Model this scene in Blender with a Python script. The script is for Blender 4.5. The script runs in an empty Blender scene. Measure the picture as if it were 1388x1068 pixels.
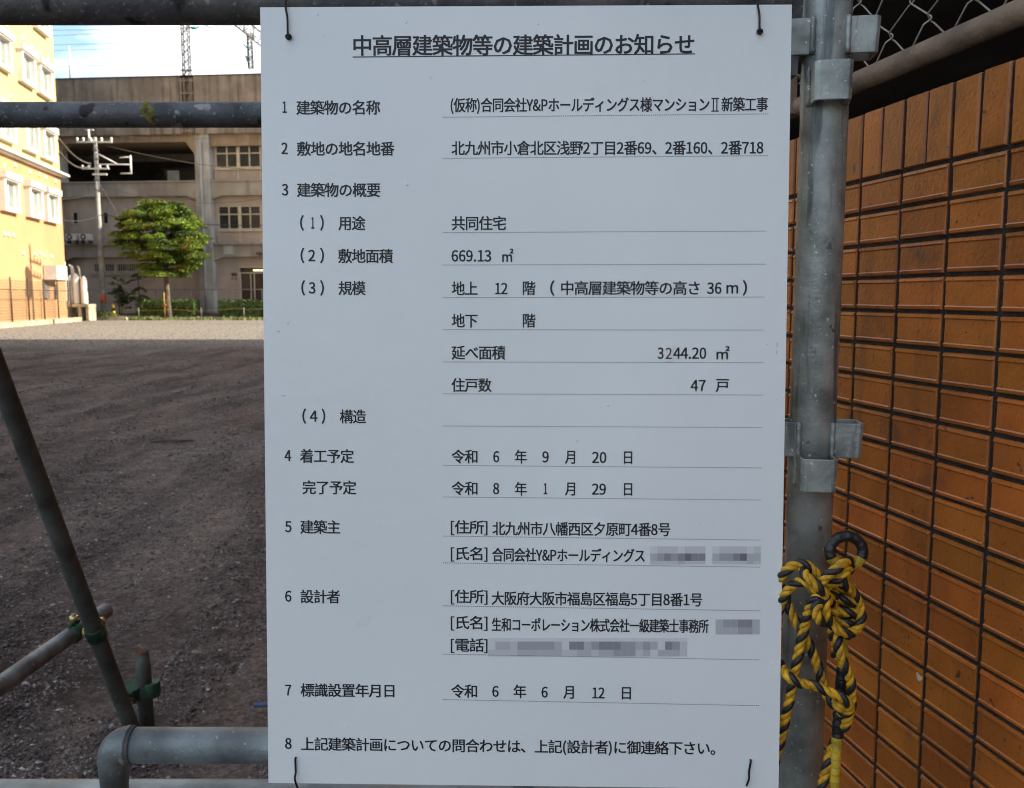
import bpy, math, random, os
from mathutils import Vector, Matrix
R = math.radians
random.seed(7)
S = bpy.context.scene
COL = S.collection

# ---------------------------------------------------------------- camera
FPX, CX, CY, HZN, EYE = 1200.0, 694.0, 534.0, 404.0, 1.45
PITCH = math.atan((CY - HZN) / FPX)
cd = bpy.data.cameras.new('camera')
cd.sensor_width = 36.0
cd.lens = 36.0 * FPX / 1388.0
cd.clip_start = 0.05
cd.clip_end = 3000
cd.dof.use_dof = True
cd.dof.focus_distance = 1.03
cd.dof.aperture_fstop = 14
cam = bpy.data.objects.new('camera', cd)
cam.location = (0, 0, EYE)
cam.rotation_euler = (R(90) - PITCH, 0, 0)
COL.objects.link(cam)
S.camera = cam

# ---------------------------------------------------------------- sky, sun, exposure
SUN_EL = R(28)
SUN_AZ = R(91)          # clockwise from +Y
W = bpy.data.worlds.new('World')
S.world = W
W.use_nodes = True
nt = W.node_tree
nt.nodes.clear()
def wn(t, **k):
    n = nt.nodes.new(t)
    for a, b in k.items():
        setattr(n, a, b)
    return n
out = wn('ShaderNodeOutputWorld')
bg = wn('ShaderNodeBackground')
bg.inputs[1].default_value = 0.075
sky = wn('ShaderNodeTexSky', sky_type='NISHITA', sun_disc=False)
sky.sun_elevation = SUN_EL
sky.sun_rotation = SUN_AZ
sky.air_density = 1.0
sky.dust_density = 0.8
sky.ozone_density = 1.5
tc = wn('ShaderNodeTexCoord')
mp = wn('ShaderNodeMapping')
mp.inputs['Location'].default_value = (0.55, 0.0, 0.1)
mp.inputs['Scale'].default_value = (1, 1, 2.6)
nz = wn('ShaderNodeTexNoise')
nz.inputs['Scale'].default_value = 2.3
nz.inputs['Detail'].default_value = 7
nz.inputs['Roughness'].default_value = 0.55
cr = wn('ShaderNodeValToRGB')
cr.color_ramp.elements[0].position = 0.50
cr.color_ramp.elements[1].position = 0.60
mx = wn('ShaderNodeMixRGB')
mx.inputs[2].default_value = (6.5, 6.7, 7.0, 1)
L = nt.links.new
L(tc.outputs['Generated'], mp.inputs[0]); L(mp.outputs[0], nz.inputs['Vector'])
L(nz.outputs[0], cr.inputs[0]); L(cr.outputs[0], mx.inputs[0])
L(sky.outputs[0], mx.inputs[1]); L(mx.outputs[0], bg.inputs[0]); L(bg.outputs[0], out.inputs[0])

sd = bpy.data.lights.new('sun', 'SUN')
sd.energy = 2.75
sd.angle = R(0.53)
sd.color = (1.0, 0.90, 0.74)
so = bpy.data.objects.new('sun', sd)
dirv = Vector((math.sin(SUN_AZ) * math.cos(SUN_EL), math.cos(SUN_AZ) * math.cos(SUN_EL), math.sin(SUN_EL)))
so.rotation_euler = dirv.to_track_quat('Z', 'Y').to_euler()
so.location = (30, 0, 40)
COL.objects.link(so)

S.view_settings.view_transform = 'Standard'
S.view_settings.look = 'None'
S.view_settings.gamma = 1.0
S.view_settings.use_curve_mapping = False
S.view_settings.exposure = 2.02
S.render.engine = 'CYCLES'
S.cycles.max_bounces = 8
S.cycles.filter_width = 1.05

# ---------------------------------------------------------------- photo ray helpers (authoring measures -> metres)
CP, SP = math.cos(PITCH), math.sin(PITCH)
def ray(px, py):
    a = (px - CX) / FPX
    b = (CY - py) / FPX
    return Vector((a, CP + b * SP, -SP + b * CP))
def at(px, py, Y):
    d = ray(px, py)
    return Vector((0, 0, EYE)) + d * (Y / d.y)
def on_ground(px, py, z=0):
    d = ray(px, py)
    return Vector((0, 0, EYE)) + d * ((z - EYE) / d.z)
def on_plane(px, py, p, n):
    d = ray(px, py)
    o = Vector((0, 0, EYE))
    return o + d * ((Vector(p) - o).dot(n) / d.dot(n))

# ---------------------------------------------------------------- mesh builder
class MB:
    def __init__(s):
        s.v = []; s.f = []; s.sm = []; s.mi = []; s.cur = 0
    def face(s, idx, smooth=False):
        s.f.append(tuple(idx)); s.sm.append(smooth); s.mi.append(s.cur)
    def box(s, x0, x1, y0, y1, z0, z1):
        b = len(s.v)
        for z in (z0, z1):
            s.v += [(x0, y0, z), (x1, y0, z), (x1, y1, z), (x0, y1, z)]
        for q in ((0, 3, 2, 1), (4, 5, 6, 7), (0, 1, 5, 4), (1, 2, 6, 5), (2, 3, 7, 6), (3, 0, 4, 7)):
            s.face([b + i for i in q])
        return s
    def quad(s, a, b_, c, d):
        b = len(s.v); s.v += [tuple(a), tuple(b_), tuple(c), tuple(d)]
        s.face([b, b + 1, b + 2, b + 3]); return s
    def prism(s, poly, y0, y1):
        # polygon in x,z extruded along y
        b = len(s.v); n = len(poly)
        s.v += [(x, y0, z) for x, z in poly] + [(x, y1, z) for x, z in poly]
        s.face([b + i for i in range(n)]); s.face([b + n + i for i in reversed(range(n))])
        for i in range(n):
            j = (i + 1) % n
            s.face([b + j, b + i, b + n + i, b + n + j])
        return s
    def vprism(s, poly, z0, z1):
        b = len(s.v); n = len(poly)
        s.v += [(x, y, z0) for x, y in poly] + [(x, y, z1) for x, y in poly]
        s.face([b + i for i in reversed(range(n))]); s.face([b + n + i for i in range(n)])
        for i in range(n):
            j = (i + 1) % n
            s.face([b + i, b + j, b + n + j, b + n + i])
        return s
    def path(s, pts, r, n=12, cap=True, closed=False):
        pts = [Vector(p) for p in pts]; m = len(pts)
        rr = r if isinstance(r, (list, tuple)) else [r] * m
        T = []
        for i in range(m):
            a = pts[(i - 1) % m] if closed else pts[max(i - 1, 0)]
            c = pts[(i + 1) % m] if closed else pts[min(i + 1, m - 1)]
            T.append((c - a).normalized())
        up = Vector((0, 0, 1)) if abs(T[0].z) < 0.9 else Vector((1, 0, 0))
        nrm = T[0].cross(up).normalized()
        b = len(s.v)
        for i in range(m):
            if i:
                nrm = (nrm - T[i] * nrm.dot(T[i])).normalized()
            bn = T[i].cross(nrm)
            for k in range(n):
                a = 2 * math.pi * k / n
                s.v.append(tuple(pts[i] + (nrm * math.cos(a) + bn * math.sin(a)) * rr[i]))
        for i in range(m if closed else m - 1):
            j = (i + 1) % m
            for k in range(n):
                l = (k + 1) % n
                s.face([b + i * n + k, b + i * n + l, b + j * n + l, b + j * n + k], True)
        if cap and not closed:
            s.face([b + k for k in reversed(range(n))]); s.face([b + (m - 1) * n + k for k in range(n)])
        return s
    def tube(s, a, b, r, n=12, r2=None):
        return s.path([a, b], [r, r if r2 is None else r2], n)
    def pipe(s, a, b, r, t, n=20):
        # hollow pipe with open rims
        s.path([a, b], r, n, cap=False)
        a, b = Vector(a), Vector(b); d = (b - a).normalized()
        up = Vector((0, 0, 1)) if abs(d.z) < .9 else Vector((1, 0, 0))
        u = d.cross(up).normalized(); w = d.cross(u)
        for e, q in ((a, d), (b, -d)):
            b0 = len(s.v)
            for rad, off in ((r, 0), (r - t, 0), (r - t, .06)):
                for k in range(n):
                    an = 2 * math.pi * k / n
                    s.v.append(tuple(e + q * off + (u * math.cos(an) + w * math.sin(an)) * rad))
            for g in range(2):
                for k in range(n):
                    l = (k + 1) % n
                    s.face([b0 + g * n + k, b0 + g * n + l, b0 + (g + 1) * n + l, b0 + (g + 1) * n + k])
        return s
    def lathe(s, prof, cx=0, cy=0, n=16):
        b = len(s.v)
        for r_, z in prof:
            for k in range(n):
                a = 2 * math.pi * k / n
                s.v.append((cx + r_ * math.cos(a), cy + r_ * math.sin(a), z))
        for i in range(len(prof) - 1):
            for k in range(n):
                l = (k + 1) % n
                s.face([b + i * n + k, b + i * n + l, b + (i + 1) * n + l, b + (i + 1) * n + k], True)
        s.face([b + k for k in reversed(range(n))])
        s.face([b + (len(prof) - 1) * n + k for k in range(n)])
        return s
    def mesh(s, name, mats):
        me = bpy.data.meshes.new(name)
        me.from_pydata(s.v, [], s.f)
        for m in (mats if isinstance(mats, (list, tuple)) else [mats]):
            me.materials.append(m)
        me.polygons.foreach_set('use_smooth', s.sm)
        me.polygons.foreach_set('material_index', s.mi)
        me.update()
        return me
    def build(s, name, mats, parent=None, loc=None, **props):
        return link(name, s.mesh(name, mats), parent, loc, **props)

def link(name, data, parent=None, loc=None, **props):
    o = bpy.data.objects.new(name, data)
    COL.objects.link(o)
    if parent is not None:
        o.parent = parent
    if loc is not None:
        o.location = loc
    for k, v in props.items():
        o[k] = v
    return o
def thing(name, label, cat, loc=(0, 0, 0), rz=0, group=None):
    o = link(name, None, None, loc, label=label, category=cat)
    o.rotation_euler = (0, 0, rz)
    o.empty_display_size = 0.2
    if group:
        o['group'] = group
    return o
def copy_tree(o, parent=None):
    c = o.copy(); COL.objects.link(c); c.parent = parent
    for ch in list(o.children):
        copy_tree(ch, c)
    return c

# ---------------------------------------------------------------- materials
def mat(name, col, rough=.7, metal=0.0, var=.12, vs=3.0, bump=0.0, bs=40.0, col2=None, c2s=5.0, c2p=(.5, .62),
        spots=None, streak=None, rnd=0.0, spec=.5, coat=0.0, detail=6, coord='pos'):
    m = bpy.data.materials.new(name); m.use_nodes = True
    t = m.node_tree; N = t.nodes; N.clear(); K = t.links.new
    o = N.new('ShaderNodeOutputMaterial'); p = N.new('ShaderNodeBsdfPrincipled'); K(p.outputs[0], o.inputs[0])
    p.inputs['Roughness'].default_value = rough; p.inputs['Metallic'].default_value = metal
    p.inputs['Specular IOR Level'].default_value = spec
    p.inputs['Coat Weight'].default_value = coat
    if coord == 'pos':
        g = N.new('ShaderNodeNewGeometry'); C0 = g.outputs['Position']
    else:
        g = N.new('ShaderNodeTexCoord'); C0 = g.outputs['Object']
    def noise(scale, det=detail, off=0, sc=None):
        n = N.new('ShaderNodeTexNoise'); n.inputs['Scale'].default_value = scale; n.inputs['Detail'].default_value = det
        q = N.new('ShaderNodeMapping'); q.inputs['Location'].default_value = (off, off * 1.7, off * .6)
        if sc: q.inputs['Scale'].default_value = sc
        K(C0, q.inputs[0]); K(q.outputs[0], n.inputs['Vector'])
        return n.outputs[0]
    def ramp(src, a, b):
        r = N.new('ShaderNodeMapRange'); r.inputs[1].default_value = a; r.inputs[2].default_value = b; r.clamp = True
        K(src, r.inputs[0]); return r.outputs[0]
    def mix(fac, a, b, mode='MIX'):
        x = N.new('ShaderNodeMixRGB'); x.blend_type = mode
        if isinstance(fac, float): x.inputs[0].default_value = fac
        else: K(fac, x.inputs[0])
        for i, v in ((1, a), (2, b)):
            if isinstance(v, tuple): x.inputs[i].default_value = (*v, 1)
            else: K(v, x.inputs[i])
        return x.outputs[0]
    c = tuple(col)
    lo = tuple(max(0, k * (1 - var * 2.2)) for k in col); hi = tuple(min(1, k * (1 + var * 2.2)) for k in col)
    cur = mix(ramp(noise(vs), .3, .7), lo, hi)
    if col2:
        cur = mix(ramp(noise(c2s, off=7), *c2p), cur, tuple(col2))
    if streak:   # (colour, scale, lo, hi, amount) vertical weather streaks
        f = ramp(noise(streak[1], off=3, sc=(1, 1, .08)), streak[2], streak[3])
        x = N.new('ShaderNodeMath'); x.operation = 'MULTIPLY'; K(f, x.inputs[0]); x.inputs[1].default_value = streak[4]
        cur = mix(x.outputs[0], cur, tuple(streak[0]))
    if spots:
        for (sc_, cc, a, b) in spots:
            cur = mix(ramp(noise(sc_, det=2, off=sc_ * .13), a, b), cur, tuple(cc))
    if rnd:
        oi = N.new('ShaderNodeObjectInfo')
        h = N.new('ShaderNodeHueSaturation')
        mr = N.new('ShaderNodeMapRange'); mr.inputs[3].default_value = 1 - rnd; mr.inputs[4].default_value = 1 + rnd
        K(oi.outputs['Random'], mr.inputs[0]); K(mr.outputs[0], h.inputs['Value'])
        mh = N.new('ShaderNodeMath'); mh.operation = 'MULTIPLY'; mh.inputs[1].default_value = 7.31; K(oi.outputs['Random'], mh.inputs[0])
        fr = N.new('ShaderNodeMath'); fr.operation = 'FRACT'; K(mh.outputs[0], fr.inputs[0])
        m2 = N.new('ShaderNodeMapRange'); m2.inputs[3].default_value = .5 - rnd * .025; m2.inputs[4].default_value = .5 + rnd * .03
        K(fr.outputs[0], m2.inputs[0]); K(m2.outputs[0], h.inputs['Hue'])
        K(cur, h.inputs['Color']); cur = h.outputs[0]
    K(cur, p.inputs['Base Color'])
    if bump:
        b = N.new('ShaderNodeBump'); b.inputs['Strength'].default_value = min(1, bump); b.inputs['Distance'].default_value = .6 / bs
        K(noise(bs, det=5, off=2), b.inputs['Height']); K(b.outputs[0], p.inputs['Normal'])
    rr = N.new('ShaderNodeMapRange'); rr.inputs[3].default_value = max(0, rough - .1); rr.inputs[4].default_value = min(1, rough + .1)
    K(noise(vs * 3, off=9), rr.inputs[0]); K(rr.outputs[0], p.inputs['Roughness'])
    return m

M = {}
M['board'] = mat('sign_white', (.81, .845, .84), .32, var=.018, vs=3.2, bump=.06, bs=60, spots=[(55, (.66, .67, .67), .76, .82)])
M['ink'] = mat('print_black', (.007, .007, .010), .5, var=.1)
M['galv'] = mat('galvanised', (.27, .295, .275), .5, .32, var=.24, vs=22, bump=.25, bs=180, col2=(.42, .44, .42), c2s=14, c2p=(.55, .75),
                spots=[(170, (.62, .62, .58), .68, .72), (60, (.12, .13, .135), .72, .78), (420, (.5, .5, .47), .70, .73)],
                streak=((.07, .08, .085), 70, .56, .66, .75))
M['galvdark'] = mat('galvanised_worn', (.085, .09, .095), .55, .3, var=.25, vs=18, bump=.35, bs=140, col2=(.16, .155, .145), c2s=9, c2p=(.55, .7),
                    spots=[(35, (.30, .29, .27), .66, .72), (150, (.26, .24, .21), .63, .72), (24, (.02, .02, .02), .66, .72)])
M['galvrail'] = mat('galvanised_rail', (.17, .19, .195), .5, .35, var=.22, vs=16, bump=.3, bs=150, col2=(.10, .105, .11), c2s=10, c2p=(.5, .7),
                    spots=[(28, (.34, .30, .26), .68, .73), (150, (.35, .34, .32), .70, .74), (19, (.16, .08, .05), .72, .78)])
M['galvpale'] = mat('galvanised_pale', (.34, .36, .34), .5, .3, var=.15, vs=16, bump=.25, bs=150, col2=(.35, .27, .2), c2s=10, c2p=(.5, .75))
M['brace'] = mat('brace_steel', (.075, .08, .068), .6, .25, var=.2, vs=12, bump=.3, bs=120, spots=[(90, (.2, .19, .17), .70, .76)])
M['green'] = mat('clamp_green', (.014, .06, .030), .5, .2, var=.25, vs=30, bump=.2, bs=150, col2=(.12, .06, .03), c2s=30, c2p=(.58, .68))
M['gold'] = mat('clamp_gold', (.75, .55, .16), .35, .7, var=.2, vs=60)
M['rust'] = mat('rust', (.10, .035, .018), .85, .1, var=.3, vs=60, bump=.4, bs=300)
M['wire'] = mat('rusty_wire', (.035, .022, .018), .6, .5, var=.3, vs=60)
M['fencewire'] = mat('fence_wire', (.30, .28, .25), .5, .5, var=.15, vs=30)
M['fencepipe'] = mat('fence_pipe', (.24, .165, .11), .6, .2, var=.2, vs=14, bump=.4, bs=120, col2=(.12, .085, .06), c2s=9, c2p=(.5, .68), spots=[(70, (.3, .28, .25), .68, .74)])
M['brick'] = mat('glazed_brick', (.375, .110, .016), .33, var=.10, vs=16, bump=.2, bs=150, rnd=.19, col2=(.31, .098, .016), c2s=7, c2p=(.45, .7), streak=((.07, .035, .02), 14, .60, .74, .6),
                 spots=[(230, (.07, .03, .015), .66, .73), (13, (.13, .055, .025), .64, .80), (22, (.55, .42, .32), .755, .77), (60, (.09, .04, .02), .70, .76)])
M['mortar'] = mat('dark_mortar', (.018, .015, .013), .95, var=.3, vs=50, bump=.6, bs=250)
M['yellow'] = mat('rope_yellow', (.56, .295, .008), .6, var=.22, vs=110, bump=.9, bs=420, col2=(.30, .16, .02), c2s=70, c2p=(.55, .75))
M['black'] = mat('rope_black', (.012, .012, .015), .5, var=.3, vs=90, bump=.5, bs=700)
M['tapeblack'] = mat('tape_black', (.012, .012, .013), .40, var=.3, vs=60, bump=.3, bs=120)
M['tapeyellow'] = mat('tape_yellow', (.50, .34, .03), .33, var=.2, vs=60, bump=.3, bs=120, col2=(.25, .17, .03), c2s=50, c2p=(.55, .7))
M['concrete'] = mat('viaduct_concrete', (.30, .26, .22), .9, var=.12, vs=.7, bump=.3, bs=6, col2=(.26, .22, .19), c2s=.5, c2p=(.45, .7),
                    streak=((.13, .11, .095), 2.2, .5, .75, .55))
M['parapet'] = mat('parapet_concrete', (.25, .205, .165), .9, var=.14, vs=.8, bump=.3, bs=6, col2=(.19, .155, .125), c2s=.9, c2p=(.45, .65),
                   streak=((.075, .06, .05), 3.0, .48, .70, .75))
M['infill'] = mat('infill_render', (.35, .285, .235), .9, var=.08, vs=.6, bump=.2, bs=8, streak=((.22, .18, .15), 1.6, .5, .75, .45))
M['column'] = mat('column_concrete', (.37, .355, .335), .9, var=.12, vs=.8, bump=.3, bs=6, streak=((.2, .185, .17), 4, .48, .7, .6))
M['beamtan'] = mat('beam_concrete', (.28, .21, .145), .9, var=.12, vs=.8, bump=.3, bs=6, streak=((.14, .10, .07), 2, .48, .7, .6))
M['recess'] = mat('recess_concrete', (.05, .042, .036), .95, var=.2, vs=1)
M['frame'] = mat('window_alu', (.42, .37, .31), .5, .2, var=.08, vs=3)
M['white'] = mat('white_paint', (.62, .60, .55), .5, var=.04, vs=2)
M['glass'] = mat('dark_glass', (.022, .022, .025), .12, var=.3, vs=.8, spec=.22)
M['winglass'] = mat('pale_glass', (.20, .23, .21), .15, var=.15, vs=1.2, spec=.6)
M['cream'] = mat('cream_render', (.50, .385, .175), .85, var=.04, vs=.5, bump=.2, bs=10, streak=((.40, .31, .16), 1.2, .55, .8, .4))
M['orange'] = mat('orange_render', (.47, .265, .125), .85, var=.045, vs=.4, bump=.2, bs=10, streak=((.36, .2, .10), 1.0, .55, .8, .4))
M['sidewall'] = mat('grey_render', (.45, .42, .38), .85, var=.05, vs=.5)
M['bark'] = mat('bark', (.10, .075, .05), .95, var=.3, vs=6, bump=.6, bs=20)
M['leafwarm'] = mat('leaf_bright', (.135, .205, .020), .5, var=.35, vs=1.2, col2=(.20, .21, .03), c2s=.9, c2p=(.5, .65), rnd=0)
M['leafdark'] = mat('leaf_dark', (.045, .085, .018), .5, var=.35, vs=2)
M['leafred'] = mat('leaf_rust', (.24, .09, .03), .6, var=.3, vs=3)
M['hedge'] = mat('hedge_leaf', (.035, .07, .012), .55, var=.4, vs=4, col2=(.10, .14, .02), c2s=3, c2p=(.5, .65))
M['weed'] = mat('weed', (.12, .16, .035), .6, var=.3, vs=5, col2=(.25, .22, .09), c2s=3, c2p=(.5, .65))
M['kerb'] = mat('kerb_concrete', (.36, .32, .22), .9, var=.15, vs=2, bump=.3, bs=15)
M['pole'] = mat('pole_concrete', (.34, .33, .30), .85, var=.15, vs=2, streak=((.2, .19, .17), 8, .5, .7, .5))
M['porcelain'] = mat('porcelain', (.75, .74, .70), .3, var=.05)
M['cable'] = mat('cable', (.03, .03, .03), .6, var=.1)
M['palecable'] = mat('pale_cable', (.10, .08, .07), .6, var=.1)
M['mast'] = mat('mast_steel', (.22, .205, .19), .6, .3, var=.15, vs=3)
M['insgreen'] = mat('insulator_green', (.05, .38, .28), .4, var=.1)
M['fencebrown'] = mat('fence_brown', (.045, .028, .018), .6, .1, var=.15)
M['acwhite'] = mat('ac_white', (.55, .53, .48), .5, var=.05, vs=3)
M['acdark'] = mat('ac_grille', (.05, .05, .05), .6)
M['redband'] = mat('orange_band', (.42, .10, .03), .6, var=.1)
M['signyellow'] = mat('yellow_paint', (.75, .50, .04), .5, var=.05)
M['bed'] = mat('bed_soil', (.085, .06, .045), .95, var=.25, vs=3, bump=.5, bs=10)
M['plate'] = mat('name_plate', (.05, .035, .025), .4)
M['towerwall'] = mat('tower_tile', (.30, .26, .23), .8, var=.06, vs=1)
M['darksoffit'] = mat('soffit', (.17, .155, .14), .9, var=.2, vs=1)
M['patch'] = mat('sticker', (.83, .82, .80), .45, var=.01)

def ground_mat():
    m = bpy.data.materials.new('gravel_soil'); m.use_nodes = True
    t = m.node_tree; N = t.nodes; N.clear(); K = t.links.new
    o = N.new('ShaderNodeOutputMaterial'); p = N.new('ShaderNodeBsdfPrincipled'); K(p.outputs[0], o.inputs[0])
    p.inputs['Roughness'].default_value = .95; p.inputs['Specular IOR Level'].default_value = .2
    g = N.new('ShaderNodeNewGeometry')
    def nz(s, d=6, rough=.6, sc=(1, 1, 1), off=0):
        q = N.new('ShaderNodeMapping'); q.inputs['Scale'].default_value = sc; q.inputs['Location'].default_value = (off, off, 0)
        K(g.outputs['Position'], q.inputs[0])
        n = N.new('ShaderNodeTexNoise'); n.inputs['Scale'].default_value = s; n.inputs['Detail'].default_value = d
        n.inputs['Roughness'].default_value = rough; K(q.outputs[0], n.inputs['Vector']); return n.outputs[0]
    def rmp(s, stops):
        r = N.new('ShaderNodeValToRGB'); e = r.color_ramp.elements
        e[0].position, e[0].color = stops[0][0], (*stops[0][1], 1); e[1].position, e[1].color = stops[-1][0], (*stops[-1][1], 1)
        for a, c in stops[1:-1]:
            x = e.new(a); x.color = (*c, 1)
        K(s, r.inputs[0]); return r.outputs[0]
    def mx(f, a, b, mode='MIX'):
        x = N.new('ShaderNodeMixRGB'); x.blend_type = mode
        if isinstance(f, float): x.inputs[0].default_value = f
        else: K(f, x.inputs[0])
        K(a, x.inputs[1]); K(b, x.inputs[2]); return x.outputs[0]
    big = rmp(nz(.55, 5, .6, (1, .8, 1)), [(.32, (.14, .106, .09)), (.5, (.20, .16, .14)), (.68, (.235, .20, .18))])
    tracks = rmp(nz(.9, 4, .6, (1.6, .28, 1), 11), [(.38, (.55, .54, .55)), (.52, (1, 1, 1)), (.7, (1.18, 1.12, 1.05))])
    fine = rmp(nz(38, 8, .75), [(.34, (.42, .40, .40)), (.5, (.95, .95, .95)), (.68, (1.7, 1.65, 1.6))])
    mid = rmp(nz(7, 6, .65, off=4), [(.35, (.72, .7, .7)), (.65, (1.25, 1.22, 1.2))])
    v = N.new('ShaderNodeTexVoronoi'); v.inputs['Scale'].default_value = 55; K(g.outputs['Position'], v.inputs['Vector'])
    vs = N.new('ShaderNodeSeparateColor'); K(v.outputs['Color'], vs.inputs[0])
    gt = N.new('ShaderNodeMath'); gt.operation = 'GREATER_THAN'; gt.inputs[1].default_value = .86; K(vs.outputs[0], gt.inputs[0])
    lt = N.new('ShaderNodeMath'); lt.operation = 'LESS_THAN'; lt.inputs[1].default_value = .33; K(v.outputs['Distance'], lt.inputs[0])
    mm = N.new('ShaderNodeMath'); mm.operation = 'MULTIPLY'; K(gt.outputs[0], mm.inputs[0]); K(lt.outputs[0], mm.inputs[1])
    c = mx(1.0, big, tracks, 'MULTIPLY'); c = mx(1.0, c, fine, 'MULTIPLY'); c = mx(1.0, c, mid, 'MULTIPLY')
    st = N.new('ShaderNodeRGB'); st.outputs[0].default_value = (.27, .25, .235, 1)
    c = mx(mm.outputs[0], c, st.outputs[0])
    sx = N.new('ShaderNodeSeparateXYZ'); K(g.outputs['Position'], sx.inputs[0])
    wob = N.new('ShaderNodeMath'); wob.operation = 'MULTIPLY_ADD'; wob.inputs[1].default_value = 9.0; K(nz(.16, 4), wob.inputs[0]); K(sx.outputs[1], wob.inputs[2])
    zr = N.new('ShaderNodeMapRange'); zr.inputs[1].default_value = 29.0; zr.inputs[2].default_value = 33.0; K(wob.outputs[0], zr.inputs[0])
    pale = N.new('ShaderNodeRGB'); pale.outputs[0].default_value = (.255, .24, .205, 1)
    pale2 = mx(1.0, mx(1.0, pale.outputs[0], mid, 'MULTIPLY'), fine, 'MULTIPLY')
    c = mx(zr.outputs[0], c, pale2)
    K(c, p.inputs['Base Color'])
    b = N.new('ShaderNodeBump'); b.inputs['Strength'].default_value = .9; b.inputs['Distance'].default_value = .02
    K(nz(45, 8, .8), b.inputs['Height'])
    b2 = N.new('ShaderNodeBump'); b2.inputs['Strength'].default_value = .8; b2.inputs['Distance'].default_value = .10
    K(nz(5, 5, .6, (1, .6, 1)), b2.inputs['Height']); K(b.outputs[0], b2.inputs['Normal'])
    K(b2.outputs[0], p.inputs['Normal'])
    return m
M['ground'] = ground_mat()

FONT = None
try:
    fp = os.path.join(bpy.utils.system_resource('DATAFILES'), 'fonts', 'Noto Sans CJK Regular.woff2')
    FONT = bpy.data.fonts.load(fp)
except Exception:
    FONT = None
# words on the notice board: (text, left px, right px, centre px) as measured
ROWS = [
    [('1', 383, 388.6, 145.3), ('建築物の名称', 401.6, 515.3, 145.8), ('(仮称)合同会社Y&Pホールディングス様マンションⅡ新築工事', 610.8, 1040.8, 143.0)],
    [('2', 381.5, 390, 201), ('敷地の地名地番', 402.5, 534.8, 201.5), ('北九州市小倉北区浅野2丁目2番69、2番160、2番718', 611.9, 1034.8, 200.4)],
    [('3', 382, 390.8, 257.2), ('建築物の概要', 402.5, 515.6, 257.4)],
    [('(', 406.6, 411.8, 302), ('1', 422, 426, 302.2), (')', 434, 439, 302), ('用途', 458.8, 495.2, 302.4), ('共同住宅', 612.2, 686, 302.5)],
    [('(', 407.3, 412.5, 346.3), ('2', 418, 427.5, 346.3), (')', 434, 439.3, 346.3), ('敷地面積', 458.5, 532.7, 347), ('669.13', 611.9, 666, 346.8), ('㎡', 680.7, 696, 346)],
    [('(', 408.3, 413.5, 390.2), ('3', 418.5, 427.7, 390.2), (')', 434, 439.3, 390.2), ('規模', 458.9, 495.6, 390.5), ('地上', 612.2, 647.5, 390.6), ('12', 671, 688, 391), ('階', 708.6, 726, 390.6),
     ('(', 745.5, 751.7, 390.5), ('中高層建築物等の高さ', 760.5, 948.3, 390.3), ('36', 958.2, 978, 390.6), ('m', 984.5, 1000.6, 392), (')', 1006.6, 1012.6, 390.2)],
    [('地下', 612.2, 647.5, 434.6), ('階', 708.6, 726, 434.6)],
    [('延べ面積', 612, 685.3, 478), ('3', 891.3, 899.6, 478.7), ('44.20', 912.6, 957.3, 478.7), ('㎡', 971, 989, 478)],
    [('住戸数', 612, 666.6, 521.9), ('47', 936, 956.4, 522.6), ('戸', 970, 988, 522.6)],
    [('(', 409.7, 415, 564), ('4', 420, 430.5, 564), (')', 436, 441, 564), ('構造', 460.5, 496.3, 564.4)],
    [('4', 385.7, 394.8, 617.5), ('着工予定', 406.6, 479.8, 618), ('令和', 612, 647.3, 618.7), ('6', 668.4, 676.8, 619), ('年', 697.7, 714.3, 619), ('9', 735, 744, 619.2), ('月', 765.8, 779.6, 619.8), ('20', 802.5, 822, 620), ('日', 845.6, 857, 620.4)],
    [('完了予定', 410, 483.1, 660.6), ('令和', 612, 647.3, 661.8), ('8', 668.2, 676.8, 662.2), ('年', 697.7, 714.3, 662.4), ('1', 736.8, 741.8, 662.4), ('月', 765.8, 779.6, 662.8), ('29', 802.2, 821.5, 663), ('日', 845.6, 857, 663.4)],
    [('5', 386.3, 395.2, 713.8), ('建築主', 407, 461.2, 714.2), ('[住所]', 611, 660.8, 715.2), ('北九州市八幡西区夕原町4番8号', 667.4, 908.6, 716.8)],
    [('[氏名]', 611, 660.8, 751), ('合同会社Y&Pホールディングス', 667, 874, 752.3)],
    [('6', 386.3, 395.2, 808), ('設計者', 407.4, 460.8, 808.4), ('[住所]', 611, 660.8, 809.2), ('大阪府大阪市福島区福島5丁目8番1号', 666.3, 952, 811.6)],
    [('[氏名]', 611, 660.8, 844.6), ('生和コーポレーション株式会社一級建築士事務所', 666.6, 960.5, 847.4)],
    [('[電話]', 611, 660.8, 875)],
    [('7', 386.6, 394.8, 935.2), ('標識設置年月日', 407.4, 534.6, 935.6), ('令和', 611.4, 646.7, 936.6), ('6', 667, 676, 937), ('年', 696, 713.5, 937), ('6', 733.8, 742.6, 938), ('月', 763.6, 777.8, 938.4), ('12', 802.8, 819.6, 939), ('日', 842.8, 855.2, 939.6)],
    [('8', 386.3, 395.4, 1007.5), ('上記建築計画についての問合わせは、上記(設計者)に御連絡下さい。', 408, 969.6, 1012.2)],
]
TITLE = '中高層建築物等の建築計画のお知らせ'
GL = {}
ADV = {'&': .68, 'Y': .525, 'P': .635, '(': .34, ')': .34, '[': .34, ']': .34, '.': .28, 'm': .93, ' ': .23}
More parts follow.
